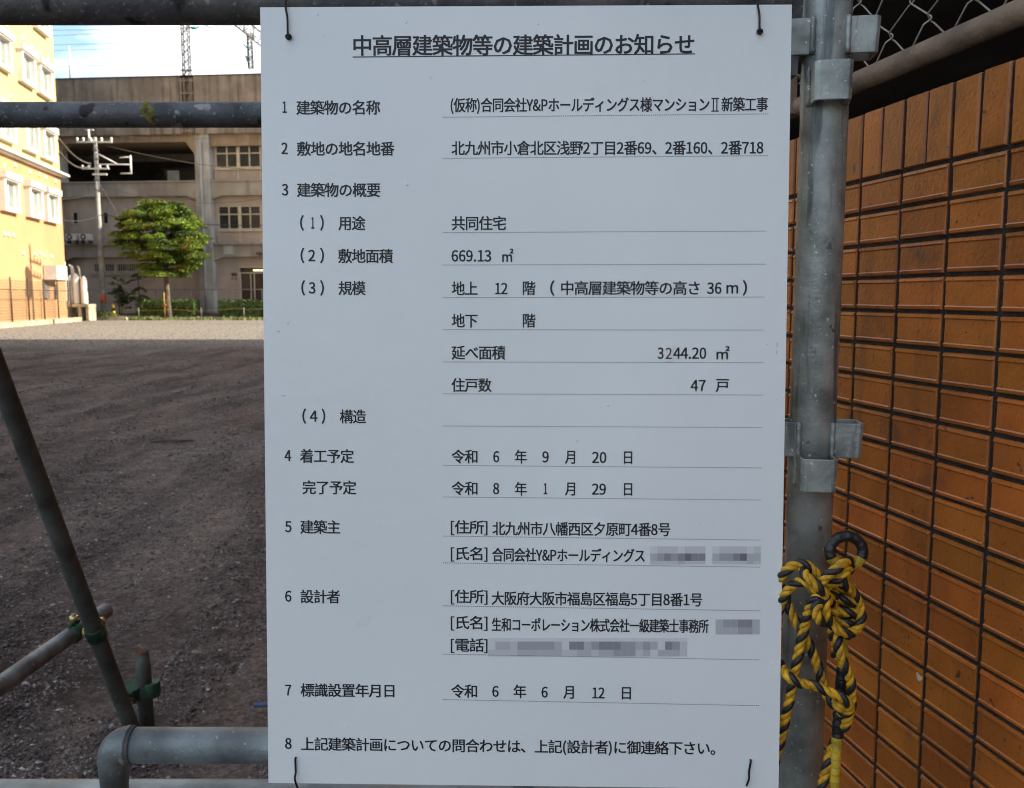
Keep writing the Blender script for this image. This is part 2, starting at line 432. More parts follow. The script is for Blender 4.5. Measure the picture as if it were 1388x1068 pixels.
def char_meshes(chars, font):
    # one text block with one character per line, cut apart by line
    c = bpy.data.curves.new('t', 'FONT'); c.body = chr(10).join(chars)
    if font: c.font = font
    c.resolution_u = 2; c.space_line = 3.0
    o = bpy.data.objects.new('t', c); COL.objects.link(o)
    bpy.context.view_layer.update()
    me = bpy.data.meshes.new_from_object(o.evaluated_get(bpy.context.evaluated_depsgraph_get()))
    co = [v.co.copy() for v in me.vertices]; pf = [tuple(p.vertices) for p in me.polygons]
    bpy.data.meshes.remove(me); bpy.data.objects.remove(o); bpy.data.curves.remove(c)
    n = len(chars); V = [[] for _ in chars]; F = [[] for _ in chars]; where = []
    for v in co:
        l = min(n - 1, max(0, round(-(v.y - .3) / 3.0)))
        where.append((l, len(V[l]))); V[l].append((v.x, v.y + 3.0 * l))
    for p in pf: F[where[p[0]][0]].append(tuple(where[q][1] for q in p))
    return dict(zip(chars, zip(V, F)))
def glyphs():
    strs = [TITLE, '国', '0'] + sorted({q[0] for r_ in ROWS for q in r_})
    chars = sorted({ch for t_ in strs for ch in t_})
    wide = [ch for ch in chars if ord(ch) >= 0x2200]; slim = [ch for ch in chars if ord(ch) < 0x2200 and ch != 'Ⅱ']
    G = char_meshes(wide, None)
    g2 = char_meshes(slim + ['国'], FONT)
    h = lambda g: max(v[1] for v in g[0]) - min(v[1] for v in g[0])
    f = h(G['国']) / h(g2['国'])
    em = h(G['国']) / .92
    for ch in slim: G[ch] = ([(x * f, y * f) for x, y in g2[ch][0]], g2[ch][1])
    # the roman two is drawn with serifs on this board
    lo_, hi_ = min(v[1] for v in G['国'][0]), max(v[1] for v in G['国'][0]); V = []; F = []
    for x0, x1, y0, y1 in ((.30, .355, .06, .94), (.60, .655, .06, .94), (.18, .78, 0, .06), (.18, .78, .94, 1)):
        b = len(V); H2 = hi_ - lo_
        V += [(x0 * em, lo_ + y0 * H2), (x1 * em, lo_ + y0 * H2), (x1 * em, lo_ + y1 * H2), (x0 * em, lo_ + y1 * H2)]; F.append((b, b + 1, b + 2, b + 3))
    G['Ⅱ'] = (V, F)
    for t_ in strs:
        V, F, x = [], [], 0.0
        for ch in t_:
            b = len(V); v, f_ = G[ch]
            V += [Vector((x + p[0], p[1], 0)) for p in v]; F += [tuple(b + q for q in p) for p in f_]
            x += em * (ADV.get(ch, .555) if ord(ch) < 0x2000 else 1.0)
        GL[t_] = (V, F)
glyphs()

# ================================================================= GROUND
def gh(x, y):
    rut = 0
    for c0 in (-6.6, -4.95, -2.6):
        dx = x - (c0 - .17 * (y - 11.9) + .25 * math.sin(y * .35))
        if abs(dx) < .7: rut += -.045 * math.exp(-(dx / .17) ** 2) + .022 * math.exp(-((abs(dx) - .36) / .12) ** 2)
    return (rut * .9 + .020 * math.sin(x * 1.7 + y * .9) * math.sin(y * 1.3 - x * .4) + .012 * math.sin(x * 4.1 + 1) * math.sin(y * 3.3)
            + .010 * math.sin((x + .35 * y) * 5.0)) * max(0, min(1, (y - 1.6) / 1.5)) * max(0, min(1, (30 - y) / 10)) * max(0, min(1, (1.2 - x) / 1.0)) * max(0, min(1, (x + 25) / 5))
def make_ground():
    mb = MB()
    xs = [-1500, -300, -80, -40] + [-26 + i * .3 for i in range(94)] + [4, 20, 80, 300, 1500]
    ys = [-1500, -300, -60, -10, 0, 1.4] + [1.7 + i * .22 for i in range(130)] + [32, 36, 45, 60, 90, 300, 2500]
    nx = len(xs)
    for y in ys:
        for x in xs:
            mb.v.append((x, y, gh(x, y)))
    for j in range(len(ys) - 1):
        for i in range(nx - 1):
            a = j * nx + i
            mb.face([a, a + 1, a + 1 + nx, a + nx], True)
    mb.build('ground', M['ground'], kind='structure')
make_ground()

# gravel: loose stones where the lot is seen from near
def make_gravel():
    rs = random.Random(3)
    M['stone'] = mat('stone', (.135, .112, .102), .9, var=.35, vs=9)
    M['stonepale'] = mat('stone_pale', (.36, .335, .31), .9, var=.2, vs=9)
    M['stonedark'] = mat('stone_dark', (.06, .05, .047), .9, var=.3, vs=9)
    mb = MB()
    for i in range(80000):
        q_ = rs.random(); mb.cur = 1 if q_ < .055 else (2 if q_ < .30 else 0)
        y = 2.3 + 13 * rs.random() ** 1.7
        xl, xr = -.62 * y - .2, -.22 * y + .1
        x = xl + (xr - xl) * rs.random()
        if x > 0.2: continue
        s = (.0022 + .0085 * rs.random() ** 3.8) * (1 + .05 * y)
        if rs.random() < .006: s *= 2.0
        z = gh(x, y) + s * .15
        a = rs.random() * 6.28; ca, sa = math.cos(a), math.sin(a)
        ex, ey, ez = s * rs.uniform(.8, 1.5), s * rs.uniform(.6, 1.0), s * rs.uniform(.35, .75)
        b = len(mb.v)
        for (u, v_, w) in ((1, 0, 0), (.2, 1, .1), (-1, .1, 0), (-.1, -1, 0), (.15, -.1, 1), (0, 0, -1)):
            u *= ex * rs.uniform(.7, 1.2); v_ *= ey * rs.uniform(.7, 1.2); w *= ez
            mb.v.append((x + u * ca - v_ * sa, y + u * sa + v_ * ca, z + w))
        for q in ((0, 1, 4), (1, 2, 4), (2, 3, 4), (3, 0, 4), (1, 0, 5), (2, 1, 5), (3, 2, 5), (0, 3, 5)):
            mb.face([b + k for k in q])
    o = mb.build('gravel', [M['stone'], M['stonepale'], M['stonedark']], label='loose grey gravel scattered over the brown soil of the vacant lot', category='gravel', kind='stuff')
make_gravel()
def strip_gravel():
    rs = random.Random(5)
    mb = MB()
    for i in range(9000):
        y = rs.uniform(15, 56); x = rs.uniform(-.60 * y, -.24 * y)
        s = rs.uniform(.012, .035)
        b = len(mb.v); a = rs.random() * 3
        ca, sa = math.cos(a) * s, math.sin(a) * s
        mb.v += [(x + ca, y + sa, 0), (x - sa, y + ca, 0), (x - ca, y - sa, 0), (x + sa, y - ca, 0), (x, y, s * .7)]
        for q in ((0, 1, 4), (1, 2, 4), (2, 3, 4), (3, 0, 4)):
            mb.face([b + k for k in q])
    mb.build('gravel', M['stone'], label='coarse gravel on the sunlit far half of the lot', category='gravel', kind='stuff')
strip_gravel()

# planting bed along the viaduct
def bed():
    mb = MB()
    xs = [-60 + i * 2 for i in range(60)]
    ys = [(58.9, -.05), (59.3, .12), (60.2, .22), (61.5, .32), (63, .38), (75, .38)]
    rs = random.Random(2)
    for (y, z) in ys:
        for x in xs:
            mb.v.append((x, y + rs.uniform(-.12, .12), z + rs.uniform(-.03, .03)))
    n = len(xs)
    for j in range(len(ys) - 1):
        for i in range(n - 1):
            a = j * n + i; mb.face([a, a + 1, a + 1 + n, a + n], True)
    mb.build('planting_bed', M['bed'], kind='structure')
bed()

# ================================================================= frames for facades
class Frame:
    def __init__(s, o, ux):
        s.o = Vector((o[0], o[1], 0)); s.ux = Vector((ux[0], ux[1], 0)).normalized()
        s.n = Vector((s.ux.y, -s.ux.x, 0)); s.rz = math.atan2(s.ux.y, s.ux.x)
    def q(s, px, py, w=0):
        p = on_plane(px, py, s.o + s.n * w, s.n)
        return (p - s.o).dot(s.ux), p.z
    def world(s, u, w, z):
        return s.o + s.ux * u + s.n * w + Vector((0, 0, z))

# ================================================================= VIADUCT STATION BUILDING
VO = at(90, 404, 64)
VF = Frame((VO.x, VO.y), (1, -.096))
def vu(px, py=300, w=0): return VF.q(px, py, w)[0]
def vz(px, py, w=0): return VF.q(px, py, w)[1]
def viaduct():
    t = thing('viaduct', 'long stained concrete railway viaduct with rooms built in beneath its parapet', 'viaduct', VF.o, VF.rz)
    zt, zb = vz(215, 104, .3), vz(277, 181, .3)
    u0, u1 = -22, 62
    # parapet in cast lengths
    e = vu(243, 120); e2 = vu(262, 120)
    e = vu(243, 120, .3); e2 = vu(262, 120, .3)
    cuts = [u0, vu(60), e, e2, vu(330), vu(330) + 9, vu(330) + 18, u1]
    for a, b in zip(cuts, cuts[1:]):
        if abs(a - e) < .01:
            continue
        MB().box(a + .01, b - .01, -.3, .4, zb, zt).build('parapet_panel', M['parapet'], t)
    mb = MB()
    mb.box(e, e2, -.1, .4, zb, zt - .05)
    h = (zt - zb)
    for k in range(5):
        z = zt - .25 - k * h / 4.6
        mb.box(e, e2, -.36, -.1, z - .12, z)
    for x in (e + .05, e + (e2 - e) * .28, e + (e2 - e) * .72, e2 - .2):
        mb.box(x, x + .12, -.33, -.1, zb, zt - .1)
    mb.build('mast_bracket', M['parapet'], t)
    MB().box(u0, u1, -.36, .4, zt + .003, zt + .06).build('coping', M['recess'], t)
    # frame geometry
    colw = vu(288) - vu(267); per = colw + (vu(267) - vu(83))
    colL = [vu(267) - per * 2, vu(267) - per, vu(267), vu(267) + per, vu(267) + 2 * per, vu(267) + 3 * per]
    # deck/main girder
    zg = vz(277, 191)
    MB().box(u0, u1, .05, 8, zg, zb - .003).build('main_girder', M['beamtan'], t)
    levels = [(vz(277, 191), None), (vz(277, 245), vz(277, 265)), (vz(277, 331), vz(277, 348))]
    for c in colL:
        mb = MB()
        mb.box(c, c + colw * .42, 0, 1.2, 0, zg + .8)
        mb.box(c + colw * .42, c + colw, -.18, 1.2, 0, zg + .8)
        mb.build('column', M['column'], t)
        pu = c + colw * .50
        p = MB(); p.tube((pu, -.28, .4), (pu, -.28, zg), .09, 8)
        for z in (1.5, 3.2, 6, 8.5, 11): p.box(pu - .13, pu + .13, -.3, -.1, z, z + .08)
        p.build('drainpipe', M['column'], t)
    zs1, zs1b = vz(277, 245), vz(277, 265)
    zs2, zs2b = vz(277, 330), vz(277, 348)
    for i, c in enumerate(colL[:-1]):
        a, b = c + colw, colL[i + 1]
        hw = (b - a)
        for (z1, z0, hh, hl, mt) in ((zg, zg - (.02 if i in (1,) else .35), .85 if i == 1 else .05, .65, M['beamtan']), (zs1, zs1b, .24, .75, M['concrete']), (zs2, zs2b, .30, .75, M['concrete'])):
            poly = [(a, z1), (a, z0 - hh), (a + hl, z0), (b - hl, z0), (b, z0 - hh), (b, z1)]
            MB().prism(poly, .02, .7).build('beam', mt, t)
        MB().box(a, b, -.14, .02, zs2 - .08, zs2 + .06).build('ledge', M['concrete'], t)
        MB().box(a, b, -.05, .02, zs1 - .06, zs1 + .04).build('ledge', M['concrete'], t)
    # bay with open gallery
    ia = 1
    a, b = colL[ia] + colw, colL[ia + 1]
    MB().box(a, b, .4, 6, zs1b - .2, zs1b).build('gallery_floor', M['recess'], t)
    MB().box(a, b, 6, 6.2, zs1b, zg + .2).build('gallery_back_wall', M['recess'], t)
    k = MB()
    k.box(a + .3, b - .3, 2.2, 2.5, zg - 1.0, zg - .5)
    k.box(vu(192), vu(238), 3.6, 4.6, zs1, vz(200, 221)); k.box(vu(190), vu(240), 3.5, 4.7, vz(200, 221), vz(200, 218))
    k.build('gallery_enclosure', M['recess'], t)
    k = MB(); k.box(vu(216, 240), vu(232, 240), 1.2, 1.26, zs1, zs1 + .9)
    k.build('glazed_box', M['winglass'], t)
    # wall planes (w = -.35)
    wy = .35
    def wall(a, b, z0, z1, holes, m=M['infill']):
        # rectangular panel with rectangular holes given as (u0,u1,z0,z1); cut into strips
        us = sorted({a, b, *[h for q in holes for h in q[:2]]}); zs = sorted({z0, z1, *[h for q in holes for h in q[2:]]})
        mb = MB()
        for i in range(len(us) - 1):
            for j in range(len(zs) - 1):
                uc, zc = (us[i] + us[i + 1]) / 2, (zs[j] + zs[j + 1]) / 2
                if any(h[0] < uc < h[1] and h[2] < zc < h[3] for h in holes): continue
                mb.box(us[i], us[i + 1], wy, wy + .25, zs[j], zs[j + 1])
        mb.build('wall', m, t)
    def window(h, nx, nz=2, zsplit=.36, hood=None, bars=False, glass=None):
        u0_, u1_, z0_, z1_ = h
        f = MB(); g = .07
        y0, y1 = wy + .02, wy + .12
        f.box(u0_, u1_, y0 - .06, y1, z0_, z0_ + g); f.box(u0_, u1_, y0, y1, z1_ - g, z1_)
        f.box(u0_, u0_ + g, y0, y1, z0_ + g, z1_ - g); f.box(u1_ - g, u1_, y0, y1, z0_ + g, z1_ - g)
        zm = z0_ + (z1_ - z0_) * (1 - zsplit)
        for i in range(1, nx):
            u = u0_ + (u1_ - u0_) * i / nx; w = .12 if (nx == 4 and i == 2) else .045
            f.box(u - w, u + w, y0 + .01, y1, z0_ + g, z1_ - g)
        if nz == 2: f.box(u0_ + g, u1_ - g, y0 + .015, y1 - .01, zm - .04, zm + .04)
        if bars:
            n = int((u1_ - u0_) / .16)
            for i in range(1, n):
                u = u0_ + (u1_ - u0_) * i / n; f.box(u - .02, u + .02, y0 - .08, y0 - .04, z0_, z1_)
        fo = f.build('window', M['frame'], t)
        for i in range(nx):
            for (za, zc) in (((z0_, zm), (zm, z1_)) if nz == 2 else ((z0_, z1_),)):
                ua, ub = u0_ + (u1_ - u0_) * i / nx, u0_ + (u1_ - u0_) * (i + 1) / nx
                MB().box(ua + .03, ub - .03, y1 - .05, y1 - .03, za + .03, zc - .03).build('pane', glass or M['glass'], fo)
        return fo
    W_ = -.35
    # open bay: upper + lower walls
    h1 = (vu(98, 295, W_), vu(107, 295, W_), vz(100, 304, W_), vz(100, 287, W_))
    h2 = (vu(139, 295, W_), vu(147, 295, W_), vz(140, 304, W_), vz(140, 287, W_))
    h2b = (vu(262.5, 295, W_), vu(266.5, 295, W_), vz(260, 304, W_), vz(260, 287, W_))
    wall(a, b, zs2, zs1b, [h1, h2, h2b])
    for h in (h1, h2, h2b): window(h, 1, 1)
    h3 = (vu(126, 362, W_), vu(187, 362, W_), vz(150, 369, W_), vz(150, 356.5, W_))
    wall(a, b, 0, zs2b, [h3])
    window(h3, 4, 1, bars=True)
    MB().box(h3[0] - .2, h3[1] + .2, wy - .12, wy, h3[2] - .22, h3[2] - .05).build('window_sill', M['concrete'], t)
    for px in (106, 148):   # vertical render joints
        u = vu(px, 300, W_); MB().box(u - .03, u + .03, wy - .02, wy, zs2 + .1, zs1b).build('joint_strip', M['column'], t)
    # windowed bays to the right and left
    for ib in (0, 2, 3, 4):
        A, B = colL[ib] + colw, colL[ib + 1]
        du = A - (colL[2] + colw)
        def s_(h): return (h[0] + du, h[1] + du, h[2], h[3])
        wA = s_((vu(292, 212, W_), vu(353, 212, W_), vz(300, 227.5, W_), vz(300, 197, W_)))
        wB = s_((vu(296, 295, W_), vu(353.5, 295, W_), vz(300, 311, W_), vz(300, 279, W_)))
        wA2 = (wA[1] + .4, min(wA[1] + .4 + (wA[1] - wA[0]), B - .3), wA[2], wA[3])
        wB2 = (wB[1] + .4, min(wB[1] + .4 + (wB[1] - wB[0]), B - .3), wB[2], wB[3])
        wall(A, B, zs1, zg - .3, [wA, wA2]); wall(A, B, zs2, zs1b, [wB, wB2])
        for h in (wA, wA2, wB, wB2):
            window(h, 4)
            MB().box(h[0] - .1, h[1] + .1, wy - .10, wy, h[2] - .14, h[2] - .02).build('window_sill', M['frame'], t)
            for k_ in (0, .5, 1):   # pilaster strips below the window
                uu = h[0] + (h[1] - h[0]) * k_
                MB().box(uu - .05, uu + .05, wy - .05, wy, (zs1 if h[2] > zs1 else zs2) + .08, h[2] - .15).build('joint_strip', M['frame'], t)
        dr = s_((vu(325.5, 385, W_), vu(325.5, 385, W_) + 3.1, .38, vz(330, 361.5, W_)))
        wall(A, B, 0, zs2b, [dr])
        f = MB(); d0, d1, e0, e1 = dr
        zt_ = e1 - .42
        f.box(d0, d1, wy, wy + .1, e1 - .07, e1); f.box(d0, d1, wy, wy + .1, zt_ - .05, zt_ + .03)
        for u in (d0, d0 + .75, d0 + 1.0, d0 + 2.05, d1 - .08): f.box(u, u + .07, wy, wy + .1, e0, zt_ - .05)
        do = f.build('door', M['frame'], t)
        MB().box(d0 + .07, d1 - .08, wy + .12, wy + .14, zt_ + .03, e1 - .07).build('pane', M['glass'], do)
        MB().box(d0 + .07, d1 - .08, wy + .12, wy + .14, e0, zt_ - .05).build('pane', M['glass'], do)
        if ib == 2:
            em = bpy.data.materials.new('lamp_glow'); em.use_nodes = True
            pb = em.node_tree.nodes['Principled BSDF']; pb.inputs['Emission Color'].default_value = (1, .85, .35, 1); pb.inputs['Emission Strength'].default_value = .55
            MB().box(vu(343, 366, W_), vu(343, 366, W_) + 1.3, wy + .04, wy + .1, vz(345, 367.3, W_), vz(345, 365.3, W_)).build('door_lamp', em, t)
            MB().box(vu(314, 372, W_), vu(321.5, 372, W_), wy - .05, wy, vz(318, 373.6, W_), vz(318, 370, W_)).build('name_plate', M['plate'], t)
            k = MB()
            for x in (314, 319): k.box(vu(x, 377, W_), vu(x + 2, 377, W_), wy - .04, wy, vz(318, 378.5, W_), vz(318, 376.6, W_))
            k.build('small_plate', M['plate'], t)
            q = vu(351.5, 344, .1); MB().box(q - .15, q + .2, -.35, 0, vz(351, 345.5), vz(351, 342)).build('wall_lamp', M['acdark'], t)
            MB().box(vu(302), vu(315), -.02, .03, vz(308, 344.5), vz(308, 332.5)).build('pale_patch', M['column'], t)
    # room shell behind the walls, roof slab
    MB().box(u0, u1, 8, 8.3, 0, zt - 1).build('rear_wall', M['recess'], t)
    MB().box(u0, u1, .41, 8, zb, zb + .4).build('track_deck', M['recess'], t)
    return t
viaduct()

def ac_unit(px, label, loc=None):
    w = .3
    u0, z0 = VF.q(px, 327, w); u1, z1 = VF.q(px + 13.5, 317, w)
    p = VF.world((u0 + u1) / 2, .42, z0)
    t = thing('air_conditioner', label, 'air conditioner', p, VF.rz, 'outdoor air conditioners on the viaduct ledge')
    hw = (u1 - u0) / 2
    MB().box(-hw, hw, -.15, .25, .06, z1 - z0).build('casing', M['acwhite'], t)
    g = MB(); n = 20; cz = (z1 - z0) / 2 + .03; r_ = (z1 - z0) * .42
    g.v += [(-.12, -.152, cz)] + [(-.12 + r_ * math.cos(6.283 * k / n), -.155, cz + r_ * math.sin(6.283 * k / n)) for k in range(n)]
    for k in range(n): g.face([0, 1 + (k + 1) % n, 1 + k])
    fo = g.build('fan_grille', M['acdark'], t)
    h = MB(); h.path([(-.12 + r_ * .35 * math.cos(6.283 * k / n), -.165, cz + r_ * .35 * math.sin(6.283 * k / n)) for k in range(n)], .02, 5, closed=True)
    h.tube((-.12, -.165, cz), (-.12, -.155, cz), .07, 8)
    h.build('fan_guard', M['acwhite'], fo)
    for x in (-hw + .05, hw - .15): MB().box(x, x + .1, -.15, .25, -.18, .055).build('foot', M['acdark'], t)
ac_unit(92.5, 'pale air conditioner on the viaduct ledge, nearest the orange building')
ac_unit(111, 'pale air conditioner on the viaduct ledge, nearest the utility pole')

# ================================================================= ORANGE AND CREAM BUILDING
CF = -18.0
OB = Frame((CF - .18 * 30, 30), (-.18, 1))   # u runs away from the camera
def apartment():
    t = thing('apartment_building', 'sunlit cream over orange rendered apartment block with white framed windows', 'building', OB.o, OB.rz)
    uc, _ = OB.q(90.5, 404)
    zc0 = OB.q(50, 228)[1]; zc1 = OB.q(50, 222)[1]
    H_ = 30
    MB().box(-22, uc, 0, 14, 0, zc0).build('wall', M['orange'], t, label='orange lower wall')
    MB().box(-22, uc, 0, 14, zc1, H_).build('wall', M['cream'], t, label='cream upper wall')
    c = MB(); hz = (zc1 - zc0)
    c.box(-22, uc + .25, -.28, 14.2, zc0 + .02, zc0 + hz * .42); c.box(-22, uc + .4, -.45, 14.3, zc0 + hz * .42, zc1 - .02)
    c.build('cornice', M['white'], t)
    MB().box(-22.3, uc + .3, -.3, 14.3, H_ + .003, H_ + .5).build('roof_edge', M['white'], t)
    cols = [OB.q(x, 404)[0] for x in (-32, -2, 17.8, 50.2, 73.0)]
    # equalised pairs
    rowD = (OB.q(50, 297.5)[1], OB.q(50, 250)[1])
    hgt = rowD[1] - rowD[0]
    flo = OB.q(50, 211.4)[1] - OB.q(50, 297.4)[1]
    hw = 1.12
    proto = None
    cols = [cols[2] - 8.2, cols[2] - 4.1] + cols[2:]
    for k in range(0, 6):
        for ci, u in enumerate([cols[0] - 8, cols[0] - 4] + cols):
            z0 = rowD[0] + k * flo; z1 = z0 + hgt
            if z1 > H_ - 1: continue
            if proto is None:
                f = MB()
                d = .30
                f.box(-hw, hw, -d, .02, -.0, .20); f.box(-hw, -hw + .28, -d, .02, .20, hgt - .34); f.box(hw - .28, hw, -d, .02, .20, hgt - .34)
                f.box(-hw - .08, hw + .08, -d - .14, .02, hgt - .34, hgt)
                f.box(-hw - .03, hw + .03, -d - .05, .02, hgt - .42, hgt - .34)
                fm = f.mesh('window', M['white'])
                s1 = MB(); a = hw - .28
                s1.box(-a, a, -.08, .0, .20, .27); s1.box(-a, a, -.08, 0, hgt - .50, hgt - .42)
                for x in (-a, -.05, a - .09): s1.box(x, x + .09, -.09, 0, .27, hgt - .50)
                sm_ = s1.mesh('sash', M['white'])
                gm = MB().box(-a + .05, a - .05, -.035, .015, .24, hgt - .44).mesh('pane', M['winglass'])
                proto = True
            w = link('window', fm, t, (u, 0, z0))
            link('sash', sm_, w, (0, 0, 0)); link('pane', gm, w, (0, 0, 0))
    # little vent hoods
    vm = MB().lathe([(.10, -.11), (.13, -.11), (.13, 0), (.0, .03)], n=10).mesh('vent_hood', M['white'])
    vp = [(5, 225 + 0), (20, 224), (40, 233), (53, 237), (62, 241), (75, 246), (30, 34 + 18), (43, 63), (53, 71), (65, 81), (9, 36), (14, 131),
          (6, 317), (11, 318), (18, 319), (31, 343), (47, 344), (54, 343), (60, 347), (70, 348)]
    for (x, y) in vp:
        u, z = OB.q(x, y)
        v = link('vent_hood', vm, t, (u, -.06, z)); v.rotation_euler = (R(90), 0, 0)
    for (x0, x1, y0, y1) in ((57.5, 65, 385, 404.5), (72.8, 77, 386, 404.5), (90.0, 92, 408, 416)):
        u0, z1 = OB.q(x0, y0); u1, z0 = OB.q(x1, y1)
        MB().box(u0, u1, -.12, 0, z0, z1).build('meter_cupboard', M['mast'], t)
    return uc
UC = apartment()
# box unit on the wall
def wall_ac():
    u0, z0 = OB.q(76, 379, .7); u1, z1 = OB.q(89.5, 361, .7)
    p = OB.world(u0, 0, z0)
    t = thing('air_conditioner', 'white box air conditioner bracketed high on the orange wall above the fence', 'air conditioner', p, OB.rz)
    MB().box(0, u1 - u0, -.75, -.05, 0, z1 - z0).build('casing', M['acwhite'], t)
    MB().box(.15, u1 - u0 - .15, -.765, -.75, .12, (z1 - z0) * .55).build('panel', M['white'], t)
    for x in (.1, u1 - u0 - .16): MB().box(x, x + .06, -.7, 0, -.08, -.003).build('bracket', M['mast'], t)
wall_ac()

# tank unit beside the corner
def tanks():
    Y = 56.8
    p = at(92, 404, Y); p.z = 0
    t = thing('tank_unit', 'three tall white storage tanks on a low stand at the corner of the orange building', 'tanks', p, 0)
    def X(px): return (px - 92) / 1200 * Y
    zt, zb = at(0, 374, Y).z, at(0, 412, Y).z
    for i, (a, b, dz) in enumerate(((93, 99.3, 0), (100, 108, .12), (110.3, 118.8, -.05))):
        r_ = (X(b) - X(a)) / 2
        c = X((a + b) / 2)
        MB().lathe([(r_ * .9, zb), (r_, zb + .1), (r_, zt - .35 + dz), (r_ * .8, zt - .12 + dz), (r_ * .35, zt + dz), (.05, zt + .04 + dz)], c, 0, 18).build('tank', M['white'], t)
    s = MB()
    s.box(X(93), X(124), -.55, .55, zb - .18, zb - .01)
    for a in (93, 110, 120.5): s.box(X(a), X(a + 3.6), -.5, .5, 0.02, zb - .18)
    s.build('stand', M['kerb'], t)
    q = MB(); q.path([(X(92.5), -.3, .3), (X(92.5), -.3, at(0, 355, Y).z)], .09, 8); q.build('pipe', M['white'], t)
    for x0, x1, h in ((94.5, 98.5, 359), (97, 101, 360), (106, 109, 361)):
        zz = at(0, h, Y).z; pts = []
        for k in range(9):
            a = k / 8 * math.pi / 1.6
            pts.append((X(x0) + (X(x1) - X(x0)) * math.sin(a), .1, zt - .1 + (zz - zt + .1) * math.cos(a * .9)))
        MB().path(pts, .05, 6).build('pipe', M['acwhite'], t)
tanks()

# kerb + mesh fence on the left side of the lot
FF = Frame((-17.0 - .18 * 30, 30), (-.18, 1))
def left_fence():
    ul = FF.q(107, 404)[0]
    t = thing('concrete_kerb', 'low sunlit concrete kerb under the brown mesh fence', 'kerb', FF.o, FF.rz)
    u = -6
    while u < ul:
        e = min(u + 5.2, ul); MB().box(u + .03, e - .03, -.12, .12, -.02, .27).build('kerb_block', M['kerb'], t); u = e
    t = thing('mesh_fence', 'thin brown wire mesh fence in front of the orange wall', 'fence', FF.o, FF.rz)
    z0, z1 = .27, 2.35
    us = [FF.q(x, 404)[0] for x in (15, 78.5)]
    sp = (us[1] - us[0]) / 3
    n0 = -5
    for k in range(n0, 5):
        u = us[0] + k * sp
        if u > ul: continue
        MB().tube((u, 0, z0), (u, 0, z1 + .15), .04, 8).build('post', M['fencebrown'], t)
        if u + sp < ul + .5:
            g = MB()
            for j in range(14):
                z = z0 + .12 + j * (z1 - z0 - .15) / 13
                g.tube((u, .03, z), (u + sp, .03, z), .022 if j == 10 else .007, 4)
            for j in range(1, 22):
                uu = u + sp * j / 22; g.tube((uu, .03, z0 + .1), (uu, .03, z1), .004, 3)
            g.build('mesh_panel', M['fencebrown'], t)
left_fence()

# rail fence at the back of the lot
def back_rail():
    Y = 61.5
    p = at(118, 404, Y); p.z = .25
    t = thing('pipe_railing', 'low thin grey railing behind the hedges at the foot of the viaduct', 'railing', p, math.atan2(-.096, 1))
    z = at(0, 392.5, Y).z - .25
    L_ = 30
    for k in range(13):
        u = k * L_ / 12; MB().tube((u, 0, 0), (u, 0, z), .035, 6).build('post', M['mast'], t)
    MB().tube((0, 0, z), (L_, 0, z), .035, 6).build('rail', M['mast'], t)
back_rail()

# ================================================================= UTILITY POLES
def wire_sag(a, b, r_, label, sag=.3, m=None, n=12):
    a, b = Vector(a), Vector(b)
    pts = [a.lerp(b, k / n) - Vector((0, 0, sag * 4 * (k / n) * (1 - k / n))) for k in range(n + 1)]
    o = MB().path([p - a for p in pts], r_, 5).build('overhead_wire', m or M['cable'], None, a, label=label, category='wire', group='overhead wires around the viaduct')
    return o
def utility_pole(base, top, label, gear):
    t = thing('utility_pole', label, 'utility pole', base)
    h = top
    MB().path([(0, 0, 0), (0, 0, h)], [.19, .115], 14).build('shaft', M['pole'], t)
    return t
PY = 60.0
pb = at(139.5, 404, PY); pb.z = .2
ptop = at(139.5, 186, PY).z - .2
pole = utility_pole(pb, ptop, 'grey concrete utility pole with an orange band standing left of the tree', 0)
def pz(y): return at(139, y, PY).z - .2
def pxo(x, y):
    p = at(x, y, PY); return p.x - pb.x
